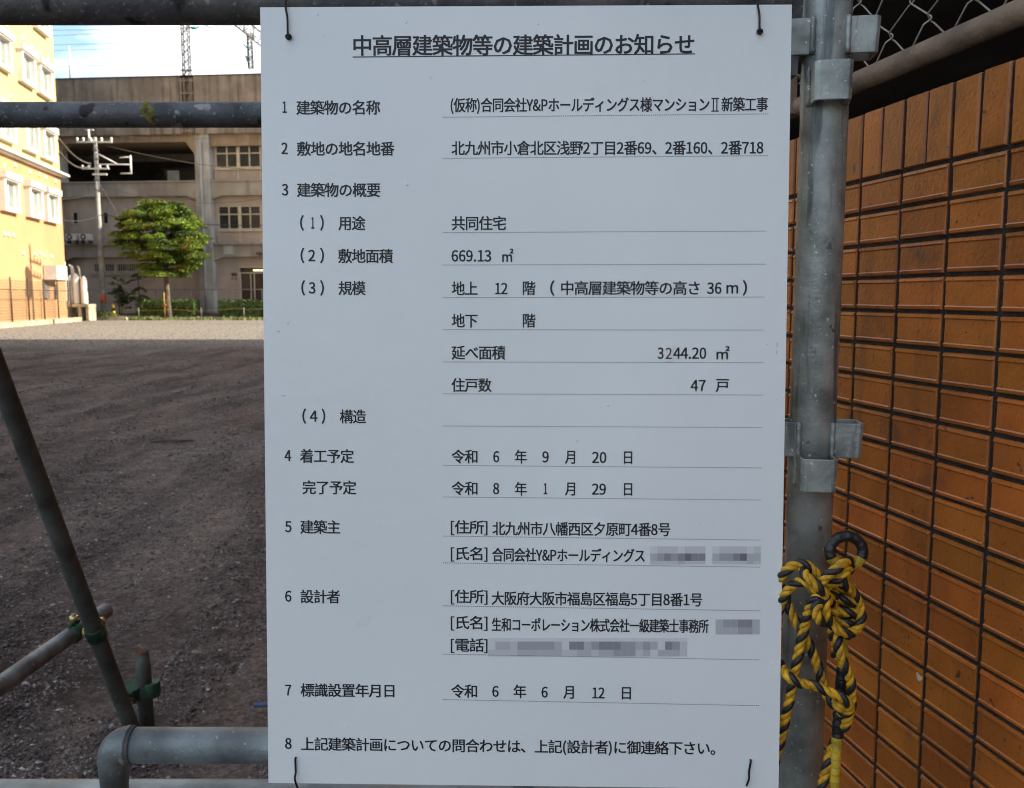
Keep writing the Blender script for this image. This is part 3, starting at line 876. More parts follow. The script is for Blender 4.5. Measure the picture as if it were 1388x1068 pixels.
def pole_gear():
    MB().path([(0, 0, pz(411)), (0, 0, pz(399))], .2, 14).build('marker_band', M['redband'], pole)
    c = MB()
    c.box(-1.15, 1.2, -.22, -.12, pz(194), pz(194) + .1)
    c.build('crossarm', M['porcelain'], pole)
    k = MB()
    for x in (-1.1, -.7, -.2, .5, 1.15):
        k.lathe([(.04, pz(194) + .1), (.09, pz(194) + .14), (.06, pz(194) + .2), (.1, pz(194) + .26), (.04, pz(194) + .34)], x, -.17, 8)
    k.build('insulator', M['porcelain'], pole)
    k = MB(); k.path([(-.35, -.1, pz(193)), (-.35, -.1, pz(176))], .07, 8); k.box(-.55, -.05, -.12, 0, pz(177), pz(175.5)); k.box(-.4, .1, -.13, -.02, pz(192), pz(189))
    k.build('top_bracket', M['porcelain'], pole)
    # stand-off frame to the right
    xr = pxo(178, 220); zr1, zr0 = pz(211), pz(236)
    k = MB()
    k.tube((xr, -.1, zr0), (xr, -.1, zr1), .06, 6)
    k.tube((.1, -.1, pz(223)), (xr, -.1, pz(223)), .05, 6)
    k.tube((.1, -.1, pz(208)), (xr * .62, -.1, pz(222.5)), .05, 6)
    k.tube((xr - .7, -.1, pz(214)), (xr, -.1, pz(213)), .045, 6); k.tube((xr - .7, -.1, pz(235.5)), (xr, -.1, pz(235)), .045, 6)
    k.build('side_frame', M['porcelain'], pole)
    k = MB()
    k.box(-.9, .9, -.2, -.1, pz(230), pz(228)); k.box(-.2, .75, -.22, -.1, pz(238), pz(235.5))
    for x in (-.85, -.45, .3, .8): k.lathe([(.04, pz(228)), (.10, pz(227.4)), (.05, pz(226)), (.09, pz(225.4)), (.03, pz(224))], x, -.15, 8)
    k.build('lower_crossarm', M['porcelain'], pole)
    k = MB()
    for y in (205, 216, 245, 258): k.path([(0, 0, pz(y)), (0, 0, pz(y) + .09)], .18, 12)
    k.build('strap', M['mast'], pole)
pole_gear()
# second pole behind the board: its shadow falls on the orange wall
def pole_two():
    b = Vector((-12.9, 50.0, 0))
    t = thing('utility_pole', 'concrete utility pole with a round transformer near the middle of the lot', 'utility pole', b)
    MB().path([(0, 0, 0), (0, 0, 11.9)], [.19, .12], 14).build('shaft', M['pole'], t)
    MB().lathe([(.34, 9.0), (.42, 9.1), (.42, 10.4), (.34, 10.5), (.05, 10.6)], 0, -.55, 16).build('transformer', M['mast'], t)
    MB().tube((0, -.3, 10), (0, 0, 10), .05, 6).build('bracket', M['mast'], t)
    k = MB(); k.box(-.05, .05, -.2, 1.7, 11.0, 11.1); k.box(-.05, .05, -.1, 1.5, 10.2, 10.28)
    for y in (.6, 1.1, 1.6): k.lathe([(.04, 11.1), (.11, 11.15), (.06, 11.3), (.04, 11.4)], 0, y, 8); k.lathe([(.04, 10.28), (.11, 10.33), (.06, 10.5)], 0, y - .1, 8)
    k.build('crossarm', M['porcelain'], t)
    MB().path([(0, .5, 0), (0, .46, 7)], .05, 6).build('cable_duct', M['mast'], t)
pole_two()

# wires near the pole (positions measured at the pole / facade distance)
def Wp(x, y, Y): return at(x, y, Y)
k = OB.world(UC - .2, .1, OB.q(82, 190)[1])
wire_sag(k, Wp(124, 222, PY), .055, 'thick sagging cable from the building corner to the pole, upper', .35, M['palecable'])
wire_sag(k + Vector((0, 0, -.8)), Wp(124, 224, PY), .05, 'thick sagging cable from the building corner to the pole, lower', .5, M['palecable'])
wire_sag(Wp(143, 197, PY), Wp(430, 232, 62.8), .02, 'thin wire running right from the pole top across the dark gallery', .5, M['palecable'])
wire_sag(Wp(136, 180, 59.8), Wp(420, 158, 61.5), .018, 'thin pale wire just under the upper beam of the viaduct', .9, M['palecable'])
wire_sag(Wp(80, 297, 57.5), Wp(137, 291, PY), .028, 'dark cable from the orange building to the pole beside the small windows', .25)
wire_sag(Wp(137, 291, PY), Wp(430, 302, 62.5), .03, 'dark cable running right from the pole behind the tree crown', .4)
wire_sag(Wp(80, 270, 57.5), Wp(137, 258, PY), .018, 'thin wire from the orange building up to the pole over the ledge', .15)
wire_sag(Wp(137, 252, PY), Wp(430, 250, 62.5), .018, 'thin wire running right from the pole over the balcony band', 1.2, M['palecable'])
wire_sag(Wp(134, 248, PY), Wp(159, 289, 60.8), .02, 'short guy wire slanting down right from the pole', 0, M['palecable'])

# ================================================================= RAILWAY OVERHEAD LINE
def lattice(a, b, w, d, n, r_=.03):
    a, b = Vector(a), Vector(b); ax = (b - a).normalized()
    s1 = ax.cross(Vector((0, 1, 0))).normalized(); s2 = ax.cross(s1).normalized()
    mb = MB(); cs = [s1 * w / 2 * i + s2 * d / 2 * j for i, j in ((1, 1), (1, -1), (-1, -1), (-1, 1))]
    for c in cs: mb.tube(a + c, b + c, r_ * 1.5, 4)
    for k in range(n):
        p, q = a.lerp(b, k / n), a.lerp(b, (k + 1) / n)
        for i in range(4):
            c, e = cs[i], cs[(i + 1) % 4]
            if k % 2: c, e = e, c
            mb.tube(p + c, q + e, r_, 3)
            mb.tube(q + cs[i], q + cs[(i + 1) % 4], r_ * .8, 3)
    return mb
def masts():
    Y = 66.0
    b = at(253.5, 104, Y)
    tz = at(252, -70, Y).z
    t = thing('catenary_mast', 'tall slim steel lattice mast standing on the viaduct parapet', 'mast', b)
    lattice((0, 0, -.3), (0, 0, tz - b.z), .45, .45, 26, .028).build('lattice_shaft', M['mast'], t)
    k = MB(); z = at(0, 38, Y).z - b.z
    k.tube((0, 0, z), (1.0, 0, z + .1), .05, 6); k.tube((0, 0, z + .8), (3.6, 0, z - .7), .03, 6)
    k.build('bracket_arm', M['mast'], t)
    MB().tube((.45, 0, z), (.85, 0, z), .11, 8).build('insulator', M['insgreen'], t)
    k = MB(); z = at(0, 97, Y).z - b.z
    for dz in (0, .5): k.box(-.35, .45, -.25, -.1, z - dz, z - dz + .1)
    k.build('clamp_plate', M['mast'], t)
    # portal with hanging arm
    b2 = at(338, 93, 70)
    t = thing('catenary_portal', 'slanting lattice beam with a hanging arm above the track near the board', 'gantry', (at(400, 104, 72).x, 72, 14))
    o = Vector(t.location)
    A = at(318, 24, 67) - o; B = at(402, 92, 72) - o
    lattice(A, B, .8, .6, 14, .035).build('beam', M['mast'], t)
    lattice(at(338, 44, 69.6) - o, at(340, 93, 69.6) - o, .32, .3, 7, .03).build('hanging_arm', M['mast'], t)
    lattice((0, 0, -.5), (0, 0, 12), .6, .6, 16, .03).build('lattice_shaft', M['mast'], t)
    g = MB(); g.tube(at(330, 60, 69.6) - o, at(336, 66, 69.6) - o, .07, 6); g.tube(at(333, 76, 69.6) - o, at(338, 87, 69.6) - o, .09, 6)
    g.build('insulator', M['insgreen'], t)
    g = MB(); g.path([at(316, 54, 69.6) - o, at(328, 64, 69.6) - o, at(338, 86, 69.6) - o], .03, 5); g.path([at(315, 66, 69.6) - o, at(326, 74, 69.6) - o, at(331, 82, 69.6) - o], .025, 5)
    g.build('steady_arm', M['mast'], t)
    # overhead lines
    for i, (x0, y0, x1, y1, Y0, lab) in enumerate(((60, 49, 330, 33, 66.5, 'thin track wire in the sky, second of the five from the top'), (60, 41, 330, 36, 67, 'thin track wire in the sky, topmost of the five'),
            (60, 61, 430, 50, 67.5, 'thin track wire in the sky, third of the five from the top'), (60, 69, 430, 54, 68.5, 'thin track wire in the sky, fourth of the five from the top'),
            (60, 91, 430, 78, 68, 'thin track wire in the sky, lowest one just above the parapet'))):
        o = wire_sag(at(x0, y0, Y0), at(x1, y1, Y0), .014, lab, .05, M['palecable'])
    # pale flagpole-like rod beyond
    p = at(96, 112, 74); h = at(96, 62, 74).z - p.z
    t = thing('lightning_rod', 'slim white rod rising beyond the viaduct parapet', 'rod', p)
    MB().tube((0, 0, 0), (0, 0, h), .10, 8, .06).build('rod', M['white'], t)
    MB().box(-.2, .2, -.2, .2, -1.2, 0).build('base', M['white'], t)
masts()

# ================================================================= VEGETATION
def leaf_cloud(mb, c, rad, n, s, rs, mi=0, flat=.5, shell=.55, droop=0):
    for i in range(n):
        while True:
            p = Vector((rs.uniform(-1, 1), rs.uniform(-1, 1), rs.uniform(-1, 1)))
            l = p.length
            if shell < l < 1 or (l < 1 and rs.random() < .25): break
        q = Vector((c[0] + p.x * rad[0], c[1] + p.y * rad[1], c[2] + p.z * rad[2] - droop * (p.x ** 2 + p.y ** 2)))
        nrm = Vector((rs.gauss(0, flat), rs.gauss(0, flat), 1)).normalized()
        u = nrm.cross(Vector((rs.gauss(0, 1), rs.gauss(0, 1), .1))).normalized(); v = nrm.cross(u)
        a = s * rs.uniform(.7, 1.35); b_ = a * rs.uniform(.45, .8)
        mb.cur = mi
        b = len(mb.v)
        mb.v += [tuple(q - u * a), tuple(q - v * b_ + nrm * a * .15), tuple(q + u * a), tuple(q + v * b_ + nrm * a * .15)]
        mb.face([b, b + 1, b + 2, b + 3])
def big_tree():
    rs = random.Random(11)
    Y = 59.6
    base = at(227.5, 404, Y); base.z = .2
    def loc(x, y): p = at(x, y, Y); return p.x - base.x, p.z - base.z
    t = thing('broadleaf_tree', 'round crowned green tree on a single trunk in front of the viaduct', 'tree', base)
    crown = MB()
    # silhouette: half-widths per photo row
    rows = [(279, 192, 252, 14), (285, 172, 268, 20), (292, 162, 276, 24), (300, 156, 281, 26), (308, 150, 284, 26), (316, 146, 287, 26), (325, 146, 290, 26), (334, 150, 290, 22), (343, 162, 284, 18), (352, 178, 274, 15), (360, 184, 268, 13), (368, 190, 262, 10), (374, 198, 250, 4)]
    pads = []
    for (y, xl, xr, n) in rows:
        a, z = loc(xl, y); b, _ = loc(xr, y)
        for k in range(n):
            hw = (b - a) / 2; c = (a + b) / 2
            ang = rs.random() * 6.283; rr = math.sqrt(rs.random())
            if rs.random() < .55: rr = rs.uniform(.75, .97)
            lim = .80
            pads.append((c + math.cos(ang) * rr * hw * lim, math.sin(ang) * rr * hw * lim, z + rs.uniform(-.2, .2), hw))
    for (x, y, z, hw) in pads:
        rx = rs.uniform(.42, .78)
        leaf_cloud(crown, (x, y, z), (rx, rx, rs.uniform(.12, .20)), int(560 * rx), .062, rs, 0 if rs.random() < .78 else 1, flat=.6, shell=.3, droop=.15)
    x, z = loc(262, 337)
    leaf_cloud(crown, (x, -1.6, z), (.5, .4, .2), 110, .09, rs, 2, shell=.2)
    x, z = loc(278, 352)
    leaf_cloud(crown, (x - .3, -.3, z + .1), (.6, .4, .12), 90, .09, rs, 1, shell=.2)
    crown.build('crown', [M['leafwarm'], M['leafdark'], M['leafred']], t)
    tr = MB()
    zt = loc(227, 366)[1]
    tr.path([(0.02, 0, -.2), (.0, 0, .5), (-.03, 0, zt * .5), (-.05, 0, zt), (-.1, 0, zt + 1.2)], [.24, .19, .17, .15, .10], 12)
    for k in range(16):
        x, y, z, hw = rs.choice(pads)
        s0 = Vector((-.05, 0, zt + rs.uniform(-.1, 1.1))); e = Vector((x * .9, y * .9, z - .05))
        m_ = s0.lerp(e, .5) + Vector((0, 0, rs.uniform(-.25, .1)))
        tr.path([s0, m_, e], [.07, .045, .015], 6)
    tr.build('trunk', M['bark'], t)
    # tree stake
    p = at(222.5, 404, Y - .5); p.z = .15
    s = thing('tree_stake', 'short yellow painted stake beside the tree trunk', 'stake', p)
    MB().tube((0, 0, 0), (0, 0, at(0, 396, Y - .5).z - .15), .03, 8).build('stake', mat('worn_yellow', (.40, .28, .05), .7), s)
    MB().box(-.1, .1, -.07, .07, .8, .92).build('tie', M['redband'], s)
big_tree()
def frond_plant(px, py_top, py_bot, w_px, Y, label, n, palmy):
    rs = random.Random(int(px))
    base = at(px, 404, Y); base.z = .25
    H_ = at(px, py_top, Y).z - .25; w = w_px / 1200 * Y / 2
    t = thing('young_tree', label, 'sapling', base)
    st = MB(); st.path([(0, 0, -.1), (.05, 0, H_ * .5), (0, 0, H_ * .85)], [.05, .04, .02], 6)
    lv = MB()
    for i in range(n):
        a = rs.random() * 6.283; h = H_ * rs.uniform(.25, .95)
        L_ = w * rs.uniform(.5, 1.05)
        dx, dy = math.cos(a) * L_, math.sin(a) * L_ * .7
        pts = [Vector((0, 0, h)), Vector((dx * .5, dy * .5, h + .22 * L_)), Vector((dx, dy, h - .25 * L_))]
        st.path(pts, [.02, .012, .005], 4)
        if palmy:
            for k in range(14):
                f = .25 + .75 * k / 14
                p = pts[0] * (1 - f) ** 2 + pts[1] * 2 * f * (1 - f) + pts[2] * f * f
                for sgn in (-1, 1):
                    d = Vector((-dy, dx, 0)).normalized() * sgn * .28 * (1.1 - f * .5) + Vector((0, 0, -.12)); wd = Vector((dx, dy, 0)).normalized() * .05
                    b = len(lv.v); lv.v += [tuple(p - wd), tuple(p + d), tuple(p + wd * 1.5)]; lv.face([b, b + 1, b + 2])
        else:
            leaf_cloud(lv, pts[2], (.32, .32, .14), 34, .08, rs, 0, shell=.1)
            leaf_cloud(lv, pts[1], (.22, .22, .1), 16, .08, rs, 0, shell=.1)
    st.build('stem', M['bark'], t); lv.build('foliage', M['leafdark'], t)
frond_plant(161, 376, 414, 30, 60.2, 'small dark leafy sapling just right of the utility pole', 16, False)
frond_plant(188, 364, 412, 42, 60.6, 'feathery drooping sapling between the pole and the round tree', 16, True)
def hedge(px0, px1, label, seed):
    rs = random.Random(seed); Y = 60.4
    a, b = at(px0, 404, Y), at(px1, 404, Y)
    w = b.x - a.x; zt = at(0, 407.5, Y).z - .25
    t = thing('hedge', label, 'hedge', ((a.x + b.x) / 2, Y, .25), 0, 'clipped hedges at the foot of the viaduct')
    MB().box(-w / 2 + .12, w / 2 - .12, -.42, .42, 0, zt - .10).build('inner_growth', M['leafdark'], t)
    mb = MB()
    for i in range(int(w * 620)):
        f = rs.random()
        x = rs.uniform(-w / 2, w / 2)
        if f < .5: p = (x, -.48 + rs.gauss(0, .05), rs.uniform(0, zt))
        else: p = (x, rs.uniform(-.5, .5), zt + rs.gauss(0, .05))
        if rs.random() < .08: p = (rs.choice((-w / 2, w / 2)), rs.uniform(-.5, .5), rs.uniform(0, zt))
        n_ = Vector((rs.gauss(0, .6), rs.gauss(0, .6) - .3, .8)).normalized(); u = n_.cross(Vector((rs.gauss(0, 1), rs.gauss(0, 1), 0))).normalized(); v = n_.cross(u)
        q = Vector(p); s_ = rs.uniform(.04, .08); bb = len(mb.v)
        mb.v += [tuple(q - u * s_), tuple(q - v * s_ * .6), tuple(q + u * s_), tuple(q + v * s_ * .6)]; mb.face([bb, bb + 1, bb + 2, bb + 3])
    mb.build('foliage', M['hedge'], t)
hedge(187, 267, 'low clipped green hedge around the foot of the round tree', 1)
hedge(298, 388, 'low clipped green hedge in front of the glass doors', 2)
def weeds():
    rs = random.Random(21); mb = MB()
    for i in range(2600):
        Y = rs.uniform(58.3, 59.4); px = rs.uniform(128, 214) if rs.random() < .8 else rs.uniform(214, 360)
        p = at(px, 404, Y); z = max(0, (Y - 58.9) * .25)
        hgt = rs.uniform(.08, .3) * (1.4 if px < 150 else .8)
        a = rs.random() * 3.14; dx, dy = math.cos(a) * .04, math.sin(a) * .04
        b = len(mb.v); mb.v += [(p.x - dx, Y - dy, z), (p.x + dx, Y + dy, z), (p.x + rs.uniform(-.1, .1), Y + rs.uniform(-.1, .1), z + hgt)]; mb.face([b, b + 1, b + 2])
    for (px, py, w, h, n) in ((138, 425, .9, .75, 500), (117, 428, .5, .5, 240)):
        c = at(px, 404, 58.2); leaf_cloud(mb, (c.x, 58.4, h * .45), (w, .4, h * .5), n, .07, rs, 0, shell=.1)
    mb.build('weeds', M['weed'], None, kind='stuff', label='pale green and straw coloured weeds along the edge of the planting bed', category='weeds')
weeds()
def edge_stone():
    a = at(131, 404, 58.3)
    t = thing('edging_stone', 'pale sunlit kerb stone lying at the foot of the utility pole', 'kerb stone', (a.x, 58.3, 0))
    MB().prism([(0, 0), (2.0, 0), (1.9, .2), (.3, .28), (0, .2)], -.15, .15).build('stone', M['kerb'], t)
edge_stone()
def bollard():
    p = at(153.2, 404, 58.9); p.z = .05
    t = thing('bollard', 'small yellow and black striped bollard at the left end of the yellow rope', 'bollard', p)
    z1 = at(0, 414, 58.9).z - .05
    n = 5
    for k in range(n):
        MB().tube((0, 0, k * z1 / n), (0, 0, (k + 1) * z1 / n - .001), .10, 10).build('band', M['signyellow'] if k % 2 == 0 else M['black'], t)
    MB().lathe([(.11, z1), (.11, z1 + .04), (.03, z1 + .09)], n=10).build('cap', M['signyellow'], t)
    a = p + Vector((0, 0, z1 * .72)); b = Vector((at(395, 404, 59.4).x, 59.4, at(0, 416, 59.4).z))
    pts = []
    for k in range(25):
        f = k / 24; q = a.lerp(b, f) - Vector((0, 0, .12 * math.sin(f * math.pi) + .10 * abs(math.sin(f * 3 * math.pi)) - .05)); pts.append(q - a)
    MB().path(pts, .008, 5).build('boundary_rope', mat('faded_yellow', (.38, .27, .05), .7), None, a, label='thin yellow boundary rope strung in front of the hedges', category='rope')
    for px in (187, 272, 330):
        c = at(px, 404, 59.2); zz = at(0, 417, 59.2).z
        MB().tube((0, 0, 0), (0, 0, zz - .1), .03, 6).build('rope_stake', M['mast'], None, (c.x, 59.2, .1), label={187: 'thin grey stake at the left end of the hedge under the tree', 272: 'thin grey stake between the two hedges', 330: 'thin grey stake in front of the hedge by the doors'}[px], category='stake', group='stakes holding the yellow rope')
bollard()

# small things lying on the lot
def litter():
    p = on_ground(234, 601)
    o = MB().path([(-.22, 0, .02), (-.08, .03, .03), (.06, -.01, .03), (.2, .04, .02)], [.012, .018, .016, .008], 6).build('stick', M['bark'], None, p, label='short dark stick lying in the middle of the brown lot', category='stick')
    p = on_ground(352, 961)
    o = MB().tube((-.02, 0, .015), (.2, .03, .015), .009, 8).build('plastic_tube', mat('blue_plastic', (.05, .07, .14), .5), None, p, label='short blue plastic tube on the gravel at the left edge of the board', category='tube')
litter()

# ================================================================= RIGHT NEIGHBOUR: brick boundary wall
BF = Frame((.8, 0), (.18, -1))       # u grows towards the camera; outward normal faces the lot
NB = math.hypot(1, .18)
def brick_wall():
    t = thing('brick_wall', 'glossy orange brown brick boundary wall with an upright top course, right of the scaffold post', 'wall', BF.o, BF.rz)
    TL, TH, J, JV = .106, .0502, .0055, .0084
    ztop = BF.q(1270, 116.5)[1]
    SH = .1045                         # soldier course height incl. joint
    # backing
    MB().box(-26.5 * NB, .95, .0012, .13, 0, ztop - .012).build('mortar', M['mortar'], t)
    def tile(w, h, seed, band=True):
        rs = random.Random(seed); mb = MB(); hw, hh = w / 2, h / 2; c = .0016
        if band: prof = [(-hh, .010), (-hh, -.0004), (-hh + .0013, -.0026), (-hh + .0048, -.0034), (-hh + .0066, -.0019), (hh - .0070, -.0019), (hh - .0050, -.0036), (hh - .0012, -.0028), (hh, -.0004), (hh, .010)]
        else: prof = [(-hh, .010), (-hh, -.0004), (-hh + .0016, -.0034), (hh - .0016, -.0034), (hh, -.0004), (hh, .010)]
        prof = [(z, y + (rs.uniform(-.0003, .0003) if y < 0 else 0)) for z, y in prof]
        n = len(prof)
        for x, k_ in ((-hw, 1), (-hw + c, 0), (hw - c, 0), (hw, 1)):
            for z, y in prof: mb.v.append((x + rs.uniform(-.0004, .0004) * (1 - k_), max(y, -.0004) if k_ else y, z))
        for g in range(3):
            for q in range(n - 1): mb.face([g * n + q, (g + 1) * n + q, (g + 1) * n + q + 1, g * n + q + 1])
        mb.face([q for q in range(n)]); mb.face([3 * n + q for q in reversed(range(n))])
        return mb.mesh('brick', M['brick'])
    tm = [tile(TL - JV, TH - J, i) for i in range(8)]
    sm = [tile(TL / 2 - JV, SH - J, 50 + i, False) for i in range(4)]
    rs = random.Random(9)
    # a vertical joint measured at px 1276, y 450
    uj = BF.q(1278, 450)[0]
    stuff = MB()
    def add_joined(me, x, y, z, rz):
        b = len(stuff.v)
        for v in me.vertices: stuff.v.append((x + v.co.x, y + v.co.y, z + v.co.z))
        for p in me.polygons: stuff.face([b + i for i in p.vertices])
    zrow0 = ztop - SH
    n_rows = int(zrow0 / TH)
    for r_ in range(n_rows):
        zc = zrow0 - (r_ + .5) * TH
        for k_ in range(-16, 24):
            u = uj + (k_ + .5) * TL + (rs.uniform(-.0006, .0006))
            if u > .9: continue
            Y = -u / NB
            px = CX + FPX * (.8 - .18 * Y) / max(Y, .1)
            vis = Y > .9 and 1050 < px < 1410 and (EYE - zc) / Y * FPX + HZN < 1100
            me = rs.choice(tm)
            y_ = rs.uniform(-.0006, .0006)
            if vis:
                o = link('brick', me, t, (u, y_, zc + rs.uniform(-.0007, .0007)))
                o.rotation_euler = (rs.gauss(0, .006), rs.gauss(0, .005), rs.gauss(0, .004))
            else:
                add_joined(me, u, y_, zc, 0)
    sw = TL / 2
    for k_ in range(-34, 50):
        u = uj + (k_ + .5) * sw
        if u > .9: continue
        Y = -u / NB; px = CX + FPX * (.8 - .18 * Y) / max(Y, .1)
        me = rs.choice(sm); zc = ztop - SH / 2
        if Y > .9 and 1050 < px < 1410:
            o = link('brick', me, t, (u, rs.uniform(-.001, .001), zc + rs.uniform(-.001, .001)))
            o.rotation_euler = (rs.gauss(0, .004), rs.gauss(0, .004), rs.gauss(0, .004))
        else: add_joined(me, u, 0, zc, 0)
    # the far stretch of the wall: plain proud blocks
    for r_ in range(n_rows):
        z0 = zrow0 - (r_ + 1) * TH + J / 2
        for k_ in range(-236, -16):
            u = uj + k_ * TL + JV / 2; stuff.box(u, u + TL - JV, -.003, .01, z0, z0 + TH - J)
    for k_ in range(-472, -34):
        u = uj + k_ * sw + JV / 2; stuff.box(u, u + sw - JV, -.003, .01, ztop - SH + J / 2, ztop - J / 2)
    o = stuff.build('brick_courses', M['brick'], t); o['kind'] = 'stuff'
    MB().box(-26.5 * NB, .95, .0009, .13, ztop - .012, ztop - .004).build('wall_top', M['mortar'], t)
    return ztop
ZT = brick_wall()

# chain-link fence above the wall
def chain_fence():
    w0 = .0
    FN = Frame((.83, 0), (.18, -1))
    p0 = FN.q(1388, 12); p1 = FN.q(1165, 112)
    zr = (p0[1] + p1[1]) / 2
    t = thing('chain_link_fence', 'chain link fence with a rusty bottom pipe above the brick wall', 'fence', FN.o, FN.rz)
    MB().path([(.9, 0, zr), (-9, 0, zr)], .0170, 20).build('bottom_pipe', M['fencepipe'], t)
    # diamond mesh: zigzag wires
    A, Bh = .092, .040
    mb = MB()
    zlo, zhi = zr + .004, zr + .95
    n = int((zhi - zlo) / Bh)
    k_ = 0; u = -3.4
    while u < .8:
        pts = []
        for j in range(n + 1):
            x = u + (A / 2 if j % 2 else 0) * 1.0
            sgn = 1 if j % 2 else -1
            z = zlo + j * Bh
            pts += [(x - sgn * .004, -.003 * sgn - .004, z - .006), (x + sgn * .0035, .0, z), (x - sgn * .004, .003 * sgn + .002, z + .006)]
        mb.path(pts, .0014, 6)
        u += A / 2 * 1.0 if False else A
        k_ += 1
    # second family, mirrored
    u = -3.4 + A
    while u < .8:
        pts = []
        for j in range(n + 1):
            x = u - (A / 2 if j % 2 else 0)
            sgn = -1 if j % 2 else 1
            z = zlo + j * Bh
            pts += [(x - sgn * .004, -.003 * sgn + .002, z - .006), (x + sgn * .0035, .003, z), (x - sgn * .004, .003 * sgn - .004, z + .006)]
        mb.path(pts, .0014, 6)
        u += A
    o = mb.build('wire_mesh', M['fencewire'], t)
    for u in (-2.6, -4.6, -6.6):
        MB().tube((u, .03, ZT - .3), (u, .03, zhi), .02, 10).build('post', M['fencepipe'], t)
    MB().tube((.9, 0, zhi), (-9, 0, zhi), .017, 10).build('top_pipe', M['fencepipe'], t)
    u0, z0 = FN.q(1083, 118); 
    MB().box(u0 - .012, u0 + .012, -.03, -.01, z0 - .05, z0 + .04).build('bracket_plate', M['fencepipe'], t)
chain_fence()

# the tall neighbour whose shade lies over the near lot
def tower():
    F = Frame((1.75, 0), (.18, -1))
    t = thing('apartment_tower', 'dark undercroft of the tall neighbouring block behind the chain link fence', 'building', F.o, F.rz)
    uf, un = -28.4 * NB, 15 * NB
    g = 2.75; H_ = 34
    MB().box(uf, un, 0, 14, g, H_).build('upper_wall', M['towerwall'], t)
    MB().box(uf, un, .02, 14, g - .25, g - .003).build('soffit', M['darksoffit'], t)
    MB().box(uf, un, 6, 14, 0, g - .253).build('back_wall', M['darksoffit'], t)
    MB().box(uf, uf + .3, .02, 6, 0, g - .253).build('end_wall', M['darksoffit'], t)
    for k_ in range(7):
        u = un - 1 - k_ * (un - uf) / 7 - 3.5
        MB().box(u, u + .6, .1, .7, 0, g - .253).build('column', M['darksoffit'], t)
    fm = MB().box(-.9, .9, -.06, .02, 0, 1.5).mesh('window', M['frame']); pm = MB().box(-.8, .8, -.08, -.061, .1, 1.4).mesh('pane', M['glass'])
    for fl in range(10):
        for k_ in range(13):
            w = link('window', fm, t, (un - 2 - k_ * 3.3, 0, 4.0 + fl * 3))
            link('pane', pm, w)
tower()

# ================================================================= SCAFFOLD FRAME IN FRONT
PXc = (1104 - CX) / FPX * 1.075
POST = Vector((at(1105, 480, 1.075).x, 1.075, 0))
PR = .0272
def post():
    t = thing('scaffold_post', 'upright galvanised scaffold post with wedge pockets beside the brick wall', 'scaffold post', POST)
    MB().path([(0, 0, 0), (0, 0, 3.2)], PR, 32).build('tube', M['galv'], t)
    def pocket(dirx, diry, z0, z1, name='wedge_pocket'):
        # U of bent plate standing off the tube
        ca, sa = math.cos(R(-9)), math.sin(R(-9)); dirx, diry = dirx * ca - diry * sa, dirx * sa + diry * ca
        d = Vector((dirx, diry, 0)); s_ = Vector((-diry, dirx, 0))
        w, pr, th, ch = .0210, .029, .0035, .0045
        r_ = PR * .80
        outer = [(r_, -w), (PR + pr - ch, -w), (PR + pr, -w + ch), (PR + pr, w - ch), (PR + pr - ch, w), (r_, w)]
        inner = [(r_, w - th), (PR + pr - ch - .001, w - th), (PR + pr - th, w - ch - .001), (PR + pr - th, -w + ch + .001), (PR + pr - ch - .001, -w + th), (r_, -w + th)]
        mb = MB()
        n = len(outer)
        tp = .93    # narrower at the foot
        def P(q, z, k): 
            v = d * (PR + (q[0] - PR) * k) + s_ * (q[1] * (.5 + .5 * k)); return (v.x, v.y, z)
        b = 0
        inn = inner[::-1]
        for z, k in ((z0, tp), (z1, 1.0)):
            mb.v += [P(q, z, k) for q in outer] + [P(q, z, k) for q in inn]
        for i in range(n - 1):
            mb.face([i, i + 1, 2 * n + i + 1, 2 * n + i])
            mb.face([n + i + 1, n + i, 3 * n + i, 3 * n + i + 1])
            mb.face([i + 1, i, n + i, n + i + 1])
            mb.face([2 * n + i, 2 * n + i + 1, 3 * n + i + 1, 3 * n + i])
        o = mb.build(name, M['galv'], t)
        bv = o.modifiers.new('b', 'BEVEL'); bv.width = .0009; bv.segments = 2; bv.limit_method = 'ANGLE'
        # weld bead where the plate meets the tube
        for sg in (-1, 1):
            wb = MB()
            pts = []
            for q in range(9):
                z = z0 + (z1 - z0) * q / 8; v = d * (PR * .72) + s_ * sg * (w * 1.02 + .001 * math.sin(q * 2.1)); pts.append((v.x, v.y, z))
            wb.path(pts, .0032, 6)
            wb.build('weld', M['galv'], o)
        return o
    def Z(py, Y=1.075): return at(1100, py, Y).z
    for (a, b, c, e) in ((79, 30, 134, 80), (616, 570, 668, 623)):
        for s_ in (-1, 1): pocket(s_, 0, Z(a), Z(b))
        z0, z1 = Z(c, 1.02), Z(e, 1.02)
        pocket(0, -1, z0, z1); pocket(0, 1, z0, z1)
    return t
post()

